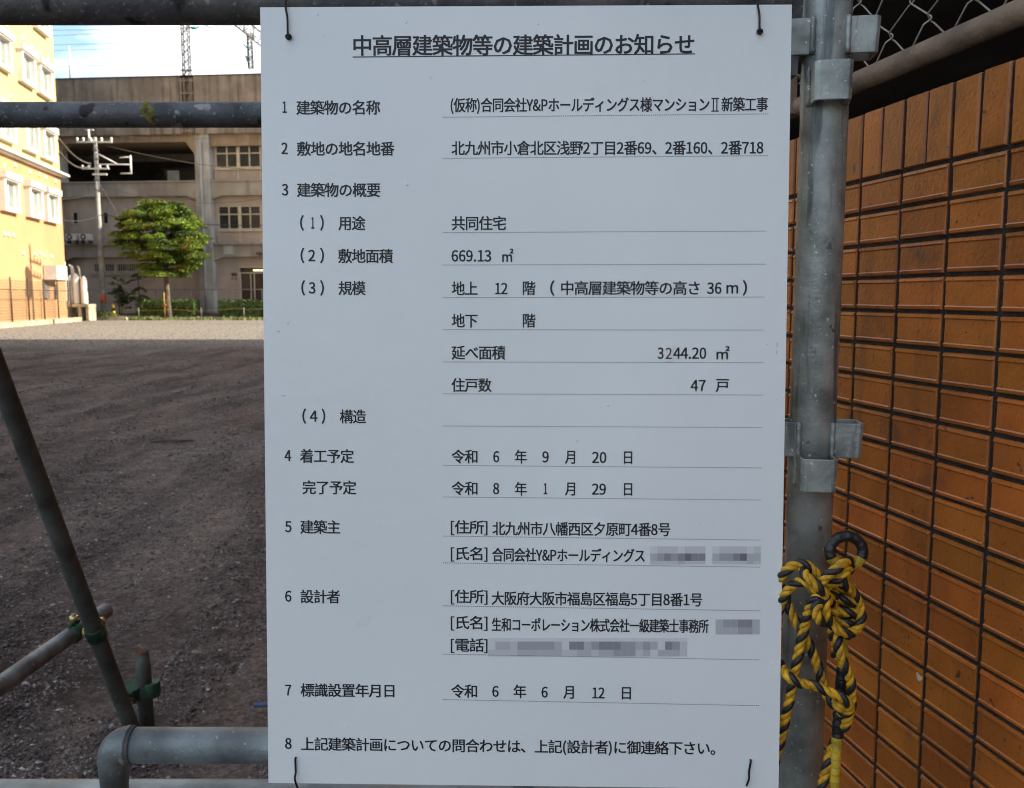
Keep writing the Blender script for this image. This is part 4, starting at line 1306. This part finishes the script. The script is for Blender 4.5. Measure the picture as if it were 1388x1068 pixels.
def hpipe(name, label, x0, x1, Y, py, pxr, r_, m, cat, dz=0, Y1=None):
    z = at(pxr, py, Y).z
    o = thing(name, label, cat, (x0, Y, z))
    MB().pipe((0, 0, 0), (x1 - x0, (Y1 or Y) - Y, dz), r_, .0026, 28).build('tube', m, o)
    return o
tp = hpipe('scaffold_pipe', 'thick dark weathered scaffold pipe across the top that the board hangs from', -1.35, POST.x - PR - .022, 1.075, 1.5, 180, .0262, M['galvdark'], 'scaffold pipe')
def wedge_end():
    z = tp.location.z
    x = POST.x - PR - .016
    mb = MB()
    zt, zb = at(1090, -12, 1.06).z, at(1090, 101, 1.06).z
    L0 = x - tp.location.x
    y0, y1 = -.006, .006
    mb.prism([(L0 - .012, zb - z), (L0 + .006, zb - z), (L0 + .011, zt - z), (L0 - .022, zt - z)], y0 - .006, y1 + .006)
    mb.build('wedge', M['galvdark'], tp)
wedge_end()
hpipe('scaffold_pipe', 'dark horizontal pipe with a mossy patch crossing left of the board, second from the top', -1.75, .30, 1.56, 155.5, 180, .0214, M['galvdark'], 'scaffold pipe')
def moss():
    # moss smear wrapped on the second pipe: a thin raised skin following the tube
    pipe2 = [o for o in bpy.data.objects if o.name == 'scaffold_pipe.001'][0]
    m = mat('moss', (.16, .14, .035), .95, var=.4, vs=80, bump=.8, bs=400)
    x = at(207, 155, 1.56).x - pipe2.location.x
    mb = MB(); n = 14; rs = random.Random(4); rows = []
    for i in range(n + 1):
        a = R(60 - i * 120 / n)
        tw = (i / n - .5) * .012
        hwid = .011 * math.sin(math.pi * (i + 1.2) / (n + 2.2)) + rs.uniform(-.002, .002)
        row = []
        for s_ in (-1, -.5, 0, .5, 1):
            rr = .0214 + (.0014 if abs(s_) < .9 else -.0002) + rs.uniform(0, .0004)
            row.append(len(mb.v)); mb.v.append((x + tw + hwid * s_, -math.cos(a) * rr, math.sin(a) * rr))
        rows.append(row)
    for i in range(n):
        for j in range(4): mb.face([rows[i][j], rows[i + 1][j], rows[i + 1][j + 1], rows[i][j + 1]])
    mb.build('moss_patch', m, pipe2)
moss()
# bottom ledger
bl = hpipe('scaffold_pipe', 'pale galvanised pipe at the very bottom of the frame behind the foot of the board', -1.4, POST.x - PR + .002, 1.085, 1083, 180, .0243, M['galvpale'], 'scaffold pipe')

def rail_frame():
    Y = 1.032
    zc = at(260, 1010, Y).z
    xe = at(156, 1010, Y).x
    t = thing('guard_frame', 'grey guard rail tube with a cast elbow turning down at its left end', 'guard rail', (xe, Y, zc))
    MB().path([(.012, 0, 0), (.52, 0, -.001)], .0213, 28).build('rail', M['galvrail'], t)
    pts, rr = [], []
    for k_ in range(9):
        a = k_ / 8 * math.pi / 2
        pts.append((.016 - .018 * math.sin(a), 0, -.018 + .018 * math.cos(a))); rr.append(.0232 - .004 * k_ / 8)
    e = MB(); e.path([(.024, 0, 0)] + pts + [(-.003, 0, -.05)], [.0225] + rr + [.0165], 24)
    e.path([(.014, 0, 0), (.020, 0, 0)], .0235, 24)
    e.build('elbow', M['galvrail'], t)
    # flattened leg
    l = MB()
    l.vprism([(-.013, -.012), (.006, -.012), (.010, -.008), (.010, .010), (.006, .013), (-.013, .013), (-.016, .009), (-.016, -.008)], -zc + .02, -.030)
    l.build('leg', M['galvrail'], t)
    l2 = MB(); l2.vprism([(.488, -.013), (.512, -.013), (.512, .013), (.488, .013)], -zc + .02, -.015); l2.build('leg', M['galvrail'], t)
rail_frame()

# raking brace, tie and stake with green clamps
def bracing():
    b_top = at(-70, 330, 1.87); b_top = at(0, 513, 2.12); b_bot = at(178, 986, 2.72)
    d = (b_bot - b_top).normalized()
    top = b_top - d * .68; bot = b_bot + d * .17
    t = thing('scaffold_brace', 'dark greenish raking scaffold tube slanting down to the ground left of the board', 'scaffold brace', bot)
    MB().pipe((0, 0, 0), top - bot, .0243, .0026, 24).build('tube', M['brace'], t)
    cpt = at(123, 849, 2.55)
    t2a = at(0, 929, 2.14); 
    z = (at(104, 858, 2.49).z)
    t2b = at(143, 828, 2.72)
    off = Vector((0, 0, 0))
    d2 = (t2b - t2a).normalized()
    a = t2a - d2 * 1.0
    tt = thing('scaffold_tie', 'bluish grey level tie tube clamped to the raking brace at the lower left', 'scaffold tube', a)
    MB().pipe((0, 0, 0), t2b - a, .0243, .0026, 24).build('tube', M['galvrail'], tt)
    # stake
    st = at(193, 884, 2.80); sb = at(196, 1010, 2.80); sb.z = -.05
    s_ = thing('ground_stake', 'short upright pipe stake with a rusty top driven into the soil beside the brace', 'stake', (st.x + .004, st.y, 0))
    MB().path([(0, 0, -.05), (-.004, 0, st.z - .05), (-.004, 0, st.z)], [.0243, .0243, .0190], 20).build('tube', M['brace'], s_)
    MB().lathe([(.018, st.z - .008), (.020, st.z - .002), (.016, st.z + .004)], -.004, 0, 14).build('cap', M['rust'], s_)
    def clamp(p, ax1, ax2, sep, label, golden):
        c = thing('scaffold_clamp', label, 'clamp', p, 0, 'green scaffold clamps on the brace')
        for ax, sg in ((ax1, -.5), (ax2, .5)):
            ax = ax.normalized(); ctr = sep * sg
            band = MB(); band.path([ctr - ax * .024, ctr - ax * .020, ctr + ax * .020, ctr + ax * .024], [.026, .0285, .0285, .026], 20)
            o = band.build('jaw', M['green'], c)
            s1 = ax.cross(sep.normalized()).normalized()
            MB().tube(ctr + s1 * .018 - ax * .0 , ctr + s1 * .058, .0065, 6).build('bolt', M['galvrail'], o)
            MB().tube(ctr + s1 * .040, ctr + s1 * .051, .0125, 6).build('nut', M['gold'] if golden else M['rust'], o)
            lug = MB(); e = s1 * .036; lug.tube(ctr + s1 * .024 - ax * .016, ctr + e - ax * .016, .010, 6); lug.tube(ctr + s1 * .024 + ax * .016, ctr + e + ax * .016, .010, 6)
            lug.build('lug', M['green'], o)
        MB().tube(-sep * .22, sep * .22, .014, 10).build('swivel', M['gold'] if golden else M['rust'], c)
    # closest points of brace and tie
    def close(p, u, q, v):
        w = p - q; a_, b_, c_ = u.dot(u), u.dot(v), v.dot(v); dd, e = u.dot(w), v.dot(w); D = a_ * c_ - b_ * b_
        return p + u * ((b_ * e - c_ * dd) / D), q + v * ((a_ * e - b_ * dd) / D)
    P1, P2 = close(b_top, d, t2a, d2)
    clamp((P1 + P2) / 2, d, d2, (P2 - P1) if (P2 - P1).length > .03 else Vector((-.05, 0, 0)), 'green clamp with a bright gold washer joining the brace and the level tie', True)
    Q1, Q2 = close(b_top, d, Vector(s_.location), Vector((0, 0, 1)))
    k_ = at(188, 943, 2.75)
    clamp(Vector(((Q1.x + Q2.x) / 2, (Q1.y + Q2.y) / 2, k_.z)), d, Vector((0, 0, 1)), Vector((.052, .01, 0)), 'dark green clamp low down joining the brace and the ground stake', False)
bracing()

# ================================================================= THE NOTICE BOARD
SW, SHT = .6, .9
sv = Vector((-0.06068641778964259, 0.0019056834578035924, -0.01956802721923447))
SM = Matrix.Rotation(sv.length, 4, sv.normalized())
SM.translation = Vector((0.011825859561754094, 0.9858544615191447, 0.8794147328345708))
sign = thing('notice_board', 'white rectangular notice board with black Japanese building plan text, wired to the scaffold', 'notice board')
sign.matrix_world = SM
sign.location = SM.to_translation(); sign.rotation_euler = SM.to_euler()
SI = SM.inverted()
Sn = SM.to_3x3() @ Vector((0, -1, 0))
def sg(px, py):
    p = SI @ on_plane(px, py, SM.translation, Sn)
    return p.x, p.z
HO = [(392, 52), (1029, 45), (401, 1028), (1017, 1031)]
def board():
    # plate with four punched holes, rounded corners kept square as on the photo
    hw = SW / 2; th = .003
    def plate_cells():
        xs = [-hw, hw]; zs = [0, SHT]
        hp = [sg(*h) for h in HO]; r_ = .0070
        for x, z in hp: xs += [x - r_, x + r_]; zs += [z - r_, z + r_]
        return sorted(set(xs)), sorted(set(zs)), hp, r_
    xs, zs, hp, r_ = plate_cells()
    mb = MB()
    for i in range(len(xs) - 1):
        for j in range(len(zs) - 1):
            xa, xb, za, zb = xs[i], xs[i + 1], zs[j], zs[j + 1]
            cx, cz = (xa + xb) / 2, (za + zb) / 2
            h = next((q for q in hp if abs(q[0] - cx) < 1e-4 and abs(q[1] - cz) < 1e-4), None)
            if h is None:
                for y, fl in ((0, False), (th, True)):
                    b = len(mb.v); mb.v += [(xa, y, za), (xb, y, za), (xb, y, zb), (xa, y, zb)]
                    mb.face([b, b + 1, b + 2, b + 3] if not fl else [b + 3, b + 2, b + 1, b])
            else:
                n = 24; rh = .0050
                for y, fl in ((0, False), (th, True)):
                    b = len(mb.v)
                    for k_ in range(n):
                        a = 2 * math.pi * (k_ + .5) / n; c, s_ = math.cos(a), math.sin(a)
                        mb.v.append((h[0] + rh * c, y, h[1] + rh * s_))
                    for k_ in range(n):
                        a = 2 * math.pi * (k_ + .5) / n; c, s_ = math.cos(a), math.sin(a); m_ = max(abs(c), abs(s_))
                        # square rim, corners snapped
                        ex, ez = r_ * c / m_, r_ * s_ / m_
                        mb.v.append((h[0] + ex, y, h[1] + ez))
                    for k_ in range(n):
                        l = (k_ + 1) % n
                        # corner fill
                        ea, eb = mb.v[b + n + k_], mb.v[b + n + l]
                        if abs(ea[0] - eb[0]) > 1e-6 and abs(ea[2] - eb[2]) > 1e-6:
                            q = len(mb.v)
                            cxn = h[0] + (r_ if (ea[0] + eb[0]) / 2 > h[0] else -r_); czn = h[1] + (r_ if (ea[2] + eb[2]) / 2 > h[1] else -r_)
                            mb.v.append((cxn, y, czn)); f_ = [b + k_, b + n + k_, q, b + n + l, b + l]
                        else: f_ = [b + k_, b + n + k_, b + n + l, b + l]
                        mb.face(f_ if not fl else f_[::-1])
                b = len(mb.v)
                for y in (0, th):
                    for k_ in range(n):
                        a = 2 * math.pi * (k_ + .5) / n; mb.v.append((h[0] + rh * math.cos(a), y, h[1] + rh * math.sin(a)))
                for k_ in range(n):
                    l = (k_ + 1) % n; mb.face([b + k_, b + l, b + n + l, b + n + k_])
    for (a, c) in (((-hw, 0), (hw, 0)), ((hw, 0), (hw, SHT)), ((hw, SHT), (-hw, SHT)), ((-hw, SHT), (-hw, 0))):
        b = len(mb.v); mb.v += [(a[0], 0, a[1]), (a[0], th, a[1]), (c[0], th, c[1]), (c[0], 0, c[1])]; mb.face([b, b + 1, b + 2, b + 3])
    mb.build('panel', M['board'], sign)
board()

DG = None
INKY = -.00030
def ink(key):
    ys = [v.y for v in GL[key][0]]
    return min(ys), max(ys)
def lettering(name, segs, px_h=17.7, fat=.00027, parent=None):
    """px_h: height in photo pixels of a full kanji; fat: stroke thickening in metres"""
    V, F = [], []
    lo, hi = ink('国')
    ks = px_h * SW / 708.0 / (hi - lo)
    for (s_, x0, x1, yc) in segs:
        co, pf = GL[s_]
        a, z0 = sg(x0, yc); b, z1 = sg(x1, yc)
        a += fat; b -= fat
        mn, mxx = min(v.x for v in co), max(v.x for v in co)
        k_ = (b - a) / (mxx - mn)
        zc = (z0 + z1) / 2
        ys = [v.y for v in co]; ctr = (min(ys) + max(ys)) / 2
        for n_, (dx, dz) in enumerate(((0, 0), (-1, -.7), (1, -.7), (1, .7), (-1, .7))):
            base = len(V)
            for v in co: V.append((a + (v.x - mn) * k_ + dx * fat, INKY - n_ * .00002, zc + (v.y - ctr) * ks + dz * fat))
            F += [tuple(base + i for i in p) for p in pf]
            if not fat: break
    me = bpy.data.meshes.new(name); me.from_pydata(V, [], F); me.materials.append(M['ink']); me.update()
    return link(name, me, parent or sign)

def write_sign():
    T = []
    lettering('title_text', [(TITLE, 479, 941, 60.8)], 25.2, .00045)
    # underline
    def line(x0, y0, x1, y1, w=.0011):
        a, b = sg(x0, y0), sg(x1, y1); h = w / 2
        MB().quad((a[0], INKY, a[1] - h), (b[0], INKY, b[1] - h), (b[0], INKY, b[1] + h), (a[0], INKY, a[1] + h)).build('title_underline', M['ink'], sign)
    line(478, 77.3, 942, 73)
    for r_ in ROWS:
        for q in (r_,):
            for e_ in q: lettering('text', [e_])
    # dotted rules
    dl = [(600.6, 158.9, 1043, 154.3), (600.6, 214.6, 1042, 211), (600.6, 315.3, 1039.5, 313.2), (600.6, 359.2, 1038.5, 358), (600.6, 403.4, 1037.5, 402.6), (600.6, 446.8, 1036.5, 447.4),
          (600.6, 490.5, 1036, 491.6), (600.6, 533.7, 1035.3, 535.4), (600.6, 577.3, 1034, 579.5), (600.6, 630.7, 1033.4, 634.2), (600.6, 673.5, 1032.6, 677.7), (600.6, 726.5, 1031.7, 732),
          (600.6, 762.8, 1031.5, 768.6), (600.6, 821, 1031, 827.8), (600.6, 886.5, 1030.5, 894.3), (600.6, 948, 1030.5, 956.4)]
    for (x0, y0, x1, y1) in dl:
        a, b = sg(x0, y0), sg(x1, y1); L_ = b[0] - a[0]; n = int(L_ / .00247); mb = MB(); h = .00042
        for i in range(n):
            f = i / n; x = a[0] + L_ * f; z = a[1] + (b[1] - a[1]) * f
            mb.quad((x, INKY, z - h), (x + .0011, INKY, z - h), (x + .0011, INKY, z + h), (x, INKY, z + h))
        mb.build('dotted_rule', M['ink'], sign)
    # pasted correction patch carrying the digit 2
    a = sg(900.8, 490.2); b = sg(912.2, 467.6)
    pt = MB().box(a[0], b[0], -.0009, -.0001, a[1], b[1]).build('correction_sticker', M['patch'], sign)
    global INKY_
    o = lettering('sticker_digit', [('2', 902, 910.6, 478.9)], 17.6, .0001, parent=pt)
    o.location.y = -.0008
    MB().box(a[0] - .0002, b[0] + .0002, -.0006, -.0001, a[1] - .0004, a[1]).build('sticker_edge', mat('sticker_edge', (.30, .31, .32), .6), pt)
    # blanked-out personal details: flat grey squares
    mats = [mat('grey_print_%d' % i, c, .45, var=.0) for i, c in enumerate([(.60, .61, .63), (.50, .51, .53), (.38, .39, .42), (.28, .28, .31), (.17, .17, .19), (.70, .71, .73)])]
    mos = [((881, 740.5), 9.3, 9.6, ['55555555.55555', '5223413331.244', '.. ..']),]
    def mosaic(x0, y0, cw, chs, rows_):
        mb = MB(); 
        y = y0
        for r_, h in zip(rows_, chs):
            for i, ch in enumerate(r_):
                if ch == '.': continue
                mb.cur = int(ch)
                p, q = sg(x0 + i * cw, y + h), sg(x0 + (i + 1) * cw, y)
                mb.quad((p[0], INKY, p[1]), (q[0], INKY, p[1]), (q[0], INKY, q[1]), (p[0], INKY, q[1]))
            y += h
        mb.build('masked_text', mats, sign)
    mosaic(881.3, 740.5, 9.35, [9.6, 10, 4.6], ['50005000.500005'[:16] + '0', '12323433.122341'[:16] + '1', '00001000.000001'[:16] + '0'])
    mosaic(969.8, 839.6, 10, [10.5, 9.5], ['122331', '111221'])
    mosaic(661.5, 864.5, 10, [5, 11, 9], ['555555555555555555555555555'[:27], '511022222153312333221215320'[:27], '000011111100110112220151110'[:27]])
    # moulded pimples of the board
    bm = MB(); rs = random.Random(6)
    for (x, y) in ((430, 19), (824, 549), (729, 32), (1052, 540), (470, 985), (1047, 900), (550, 30), (551, 250), (1040, 466)):
        p = sg(x, y)
        b = len(bm.v); n = 10; rr = rs.uniform(.0012, .0024)
        bm.v += [(p[0] + rr * math.cos(6.283 * k_ / n), -.0001, p[1] + rr * math.sin(6.283 * k_ / n)) for k_ in range(n)] + [(p[0] + rr * .5 * math.cos(6.283 * k_ / n), -.0006, p[1] + rr * .5 * math.sin(6.283 * k_ / n)) for k_ in range(n)]
        for k_ in range(n):
            l = (k_ + 1) % n; bm.face([b + k_, b + l, b + n + l, b + n + k_], True)
        bm.face([b + n + k_ for k_ in range(n)])
    bm.build('blister', M['board'], sign)
    # scuffs
    sc = MB()
    for (x, y, w, h) in ((1052.5, 470, 1.6, 6), (1052, 480, 1.2, 5), (376, 450, 3.5, 1.2), (390, 440, 1.0, 3.5), (382, 537, 5, 1), (438, 50, 1, 1), (462, 1038, 1.4, 1.4), (900, 783, 1, 1)):
        p, q = sg(x, y), sg(x + w, y - h); sc.quad((p[0], INKY, p[1]), (q[0], INKY, p[1]), (q[0], INKY, q[1]), (p[0], INKY, q[1]))
    sc.build('scuff_mark', mat('scuff', (.55, .55, .55), .6, var=.1), sign)
write_sign()

# tie wires
def ties():
    def ws(px, py, off):   # point on the board plane pushed towards the camera by off
        x, z = sg(px, py); return SM @ Vector((x, -off, z))
    def tw(pts, label):
        o = pts[0]
        mb = MB()
        # smooth by subdividing
        P = [Vector(p) for p in pts]; Q = []
        for i in range(len(P) - 1):
            p0, p1, p2, p3 = P[max(i - 1, 0)], P[i], P[i + 1], P[min(i + 2, len(P) - 1)]
            for k_ in range(6):
                f = k_ / 6
                Q.append(.5 * ((2 * p1) + (p2 - p0) * f + (2 * p0 - 5 * p1 + 4 * p2 - p3) * f * f + (3 * p1 - p0 - 3 * p2 + p3) * f ** 3))
        Q.append(P[-1])
        mb.path([q - o for q in Q], .0012, 7)
        mb.build('tie_wire', M['wire'], None, o, label=label, category='wire', group='wires tying the board')
    zt = tp.location.z; yc = 1.075; R2 = .0275
    for (hx, hy, tx, lab) in ((392, 52, 388, 'rusty wire loop through the top left hole of the board'), (1029, 45, 1026.5, 'rusty wire loop through the top right hole of the board')):
        h = ws(hx, hy, 0); f = ws(hx - .5, hy - 3, .004); up = ws((hx + tx) / 2 + .6, hy * .5, .0035)
        tq = ws(tx, 10, .003)
        top1 = Vector((tq.x, yc - R2 * .75, zt + R2 * .75)); top2 = Vector((tq.x, yc, zt + R2 + .001)); bk = Vector((tq.x, yc + R2, zt)); bk2 = Vector((tq.x, yc + R2 * .3, zt - R2 * 1.02))
        hb = SM @ Vector((sg(hx, hy)[0], .006, sg(hx, hy)[1]))
        # small twist at the hole
        kn = [ws(hx + 3.2 * math.cos(a_ * 1.2), hy + 2.6 * math.sin(a_ * 1.2) - 1, .0025 + .0006 * a_ / 4) for a_ in range(0, 11)]
        tw([hb, ws(hx, hy, .002)] + kn + [f, up, tq, Vector((tq.x, yc - R2 * 1.03, zt + .004)), top1, top2, bk, bk2, hb + Vector((0, .01, .01)), hb], lab)
    for (hx, hy, tx, lab) in ((401, 1028, 402, 'rusty wire through the bottom left hole of the board'), (1017, 1031, 1012, 'rusty wire through the bottom right hole of the board')):
        hb = SM @ Vector((sg(hx, hy)[0], .006, sg(hx, hy)[1]))
        e = ws(tx, 1062, .002); zb = bl.location.z; yb = 1.085
        tw([hb, ws(hx, hy - 1, .0022), ws(hx + (tx - hx) * .2, hy + 5, .0026), ws((hx + tx) / 2, 1045, .0024), e, Vector((e.x, yb - .027, zb - .004)), Vector((e.x, yb, zb - .0265)), Vector((e.x, yb + .0265, zb)), Vector((e.x, yb, zb + .0265)), hb + Vector((0, .01, -.01)), hb], lab)
    # little knot blobs
ties()

# ================================================================= ROPE AND TAPED CABLE
def catmull(P, per=10):
    P = [Vector(p) for p in P]; Q = []
    for i in range(len(P) - 1):
        p0, p1, p2, p3 = P[max(i - 1, 0)], P[i], P[i + 1], P[min(i + 2, len(P) - 1)]
        for k_ in range(per):
            f = k_ / per
            Q.append(.5 * ((2 * p1) + (p2 - p0) * f + (2 * p0 - 5 * p1 + 4 * p2 - p3) * f * f + (3 * p1 - p0 - 3 * p2 + p3) * f ** 3))
    Q.append(P[-1]); return Q
def resample(Q, step):
    out_ = [Q[0]]; acc = 0
    for a, b in zip(Q, Q[1:]):
        l = (b - a).length
        if l < 1e-9: continue
        while acc + l >= step:
            f = (step - acc) / l; a = a.lerp(b, f); out_.append(a.copy()); l = (b - a).length; acc = 0
            if l < 1e-9: break
        acc += l
    out_.append(Q[-1]); return out_
ROPE = thing('rope', 'yellow and black twisted rope knotted round the taped cable and the scaffold post', 'rope', at(1120, 800, .98))
RO = Vector(ROPE.location)
def rope_seg(pts, rad=.0055, phase=0.0, pitch=.030):
    Q = resample(catmull(pts), .0011)
    if len(Q) < 4: return
    T = [(Q[min(i + 1, len(Q) - 1)] - Q[max(i - 1, 0)]).normalized() for i in range(len(Q))]
    up = Vector((0, 1, 0)) if abs(T[0].y) < .9 else Vector((1, 0, 0))
    n = T[0].cross(up).normalized(); fr = []
    for t_ in T:
        n = (n - t_ * n.dot(t_)).normalized(); fr.append((n.copy(), t_.cross(n)))
    for j in range(3):
        S_ = []
        for i, q in enumerate(Q):
            a = phase + j * 2.0944 + 2 * math.pi * i * .0011 / pitch
            S_.append(q + (fr[i][0] * math.cos(a) + fr[i][1] * math.sin(a)) * rad * .50 - RO)
        mb = MB(); mb.path(S_, rad * (.66 if j == 2 else .57), 8)
        mb.build('black_strand' if j == 2 else 'yellow_strand', M['black'] if j == 2 else M['yellow'], ROPE)
def rp(*pts, Y=.995):
    return [at(p[0], p[1], p[2] if len(p) > 2 else Y) for p in pts]
rope_seg(rp((1036, 866, 1.03), (1052, 808, 1.014), (1061, 780), (1074, 767, .988), (1091, 765, .984), (1104, 775, .982), (1112, 790, .98), (1120, 806, .985), (1128, 815, 1.0)), phase=.4)
rope_seg(rp((1036, 890, 1.03), (1052, 840, 1.014), (1061, 812, .995), (1072, 796, .985), (1089, 788, .975), (1106, 799, .968), (1121, 808, .97), (1133, 806, .985)), phase=2.2)
rope_seg(rp((1088, 771, .985), (1094, 782, .966), (1108, 794, .962), (1119, 805, .966), (1126, 812, .985)), phase=1.0)
rope_seg(rp((1102, 800, .985), (1112, 790, .966), (1126, 777, .962), (1140, 766, .962), (1149, 760, .975), (1153, 762, .995), (1150, 775, 1.0), (1141, 788, .99)), phase=.0)
rope_seg(rp((1110, 808, .985), (1124, 792, .975), (1138, 783, .968), (1146, 775, .966), (1152, 768, .98)), phase=3.0)
rope_seg(rp((1130, 820, .99), (1119, 811, .968), (1104, 812, .966), (1097, 826, .972), (1091, 848, .985), (1084, 878, .99), (1077, 913, .99), (1070, 948, .992), (1062, 984, 1.002), (1055, 1015, 1.012), (1046, 1045, 1.02)), phase=.9)
rope_seg(rp((1118, 816, .972), (1110, 818, .962), (1106, 826, .957), (1108, 836, .957), (1114, 843, .962), (1117, 836, .97)), phase=2.0)
rope_seg(rp((1120, 806, .97), (1119, 822, .963), (1121, 838, .965), (1126, 846, .972)), phase=2.9)
rope_seg(rp((1062, 800, 1.012), (1069, 822, .999), (1079, 843, .996), (1090, 862, .993), (1099, 879, .995), (1109, 905, .995), (1118, 936, .99), (1130, 954, .982), (1142, 959, .975), (1151, 954, .985)), phase=.3)
rope_seg(rp((1034, 872, 1.025), (1055, 897, 1.012), (1069, 917, .978), (1085, 926, .975), (1103, 929, .975), (1120, 936, .972), (1135, 942, .968), (1147, 950, .967), (1152, 959, .972), (1146, 966, .985), (1135, 963, 1.0)), phase=1.7)
rope_seg(rp((1134, 850, .985), (1136, 868, .975), (1138, 884, .972), (1143, 899, .972), (1150, 913, .975), (1154, 931, .98), (1154, 952, .983), (1149, 975, .985), (1141, 990, .998)), phase=.2)
rope_seg(rp((1140, 985, 1.012), (1132, 1004, 1.008), (1125, 1022, 1.004), (1120, 1042, 1.0), (1114, 1066, 1.0), (1110, 1090, 1.0)), phase=1.2)
rope_seg(rp((1126, 846, .98), (1129, 860, .985), (1133, 874, .99), (1133, 890, 1.0)), phase=1.2)
# wraps round the cable
def coil():
    c0 = Vector((0, 0, 0)); pts = []
    for i in range(0, 4 * 12 + 5):
        a = 2 * math.pi * i / 12
        f = i / (4 * 12)
        cx_, cy_ = 1141 + 2.5 * math.sin(f * 5), 790 + 62 * f
        C = at(cx_, cy_, 1.0)
        r_ = .0135 + .0035 * math.sin(f * math.pi)
        pts.append(C + Vector((math.cos(a + .5) * r_, -math.sin(a + .5) * r_ * .85, -.30 * r_ * math.cos(a + .5))))
    rope_seg(pts, phase=.5)
coil()
rope_seg(rp((1120, 832, .985), (1128, 846, .972), (1142, 857, .968), (1158, 856, .975), (1167, 842, .982), (1165, 822, .988), (1158, 806, .985), (1148, 795, .975), (1138, 786, .972), (1131, 792, .98)), phase=2.4)

def taped():
    C = at(1147, 747, .998)
    t = thing('taped_cable', 'cable end with an eyelet ring wrapped in black and yellow tape, hanging beside the post', 'cable', C)
    def arc(a0, a1, mtl, name):
        n = 60; P, rr = [], []
        for i in range(n + 1):
            a = R(a0 + (a1 - a0) * i / n)
            P.append((math.cos(a) * .0190, 0.002 * math.sin(a), math.sin(a) * .0172)); rr.append(.0061 + .0005 * (((i * .13) % 1.0)) + .0001 * math.sin(i * .9))
        MB().path(P, rr, 14).build(name, mtl, t)
    arc(-28, 205, M['tapeblack'], 'black_ring_tape')
    arc(-100, -26, M['tapeyellow'], 'yellow_ring_tape'); arc(203, 262, M['tapeyellow'], 'yellow_ring_tape')
    def seg(p, r_, mtl, name, k0):
        Q = resample(catmull([at(*q) - C for q in p]), .0008); rr = [r_ + .0007 * ((i * .085 + k0) % 1.0) + .0002 * math.sin(i * .37) for i in range(len(Q))]
        MB().path(Q, rr, 14).build(name, mtl, t)
    seg([(1147, 768, 1.0), (1145, 800, 1.003), (1143, 860, 1.0), (1142, 906, .998)], .0056, M['tapeyellow'], 'yellow_cable_tape', .2)
    seg([(1142, 904, .998), (1138, 950, .998), (1135, 998, .998)], .0062, M['tapeblack'], 'black_cable_tape', .5)
    seg([(1135, 997, .998), (1132, 1040, .998), (1130, 1100, .998)], .0059, M['tapeyellow'], 'yellow_cable_tape', 0)
taped()
print('objects', len(bpy.data.objects), 'tris', sum(len(o.data.polygons) for o in bpy.data.objects if o.type == 'MESH'))
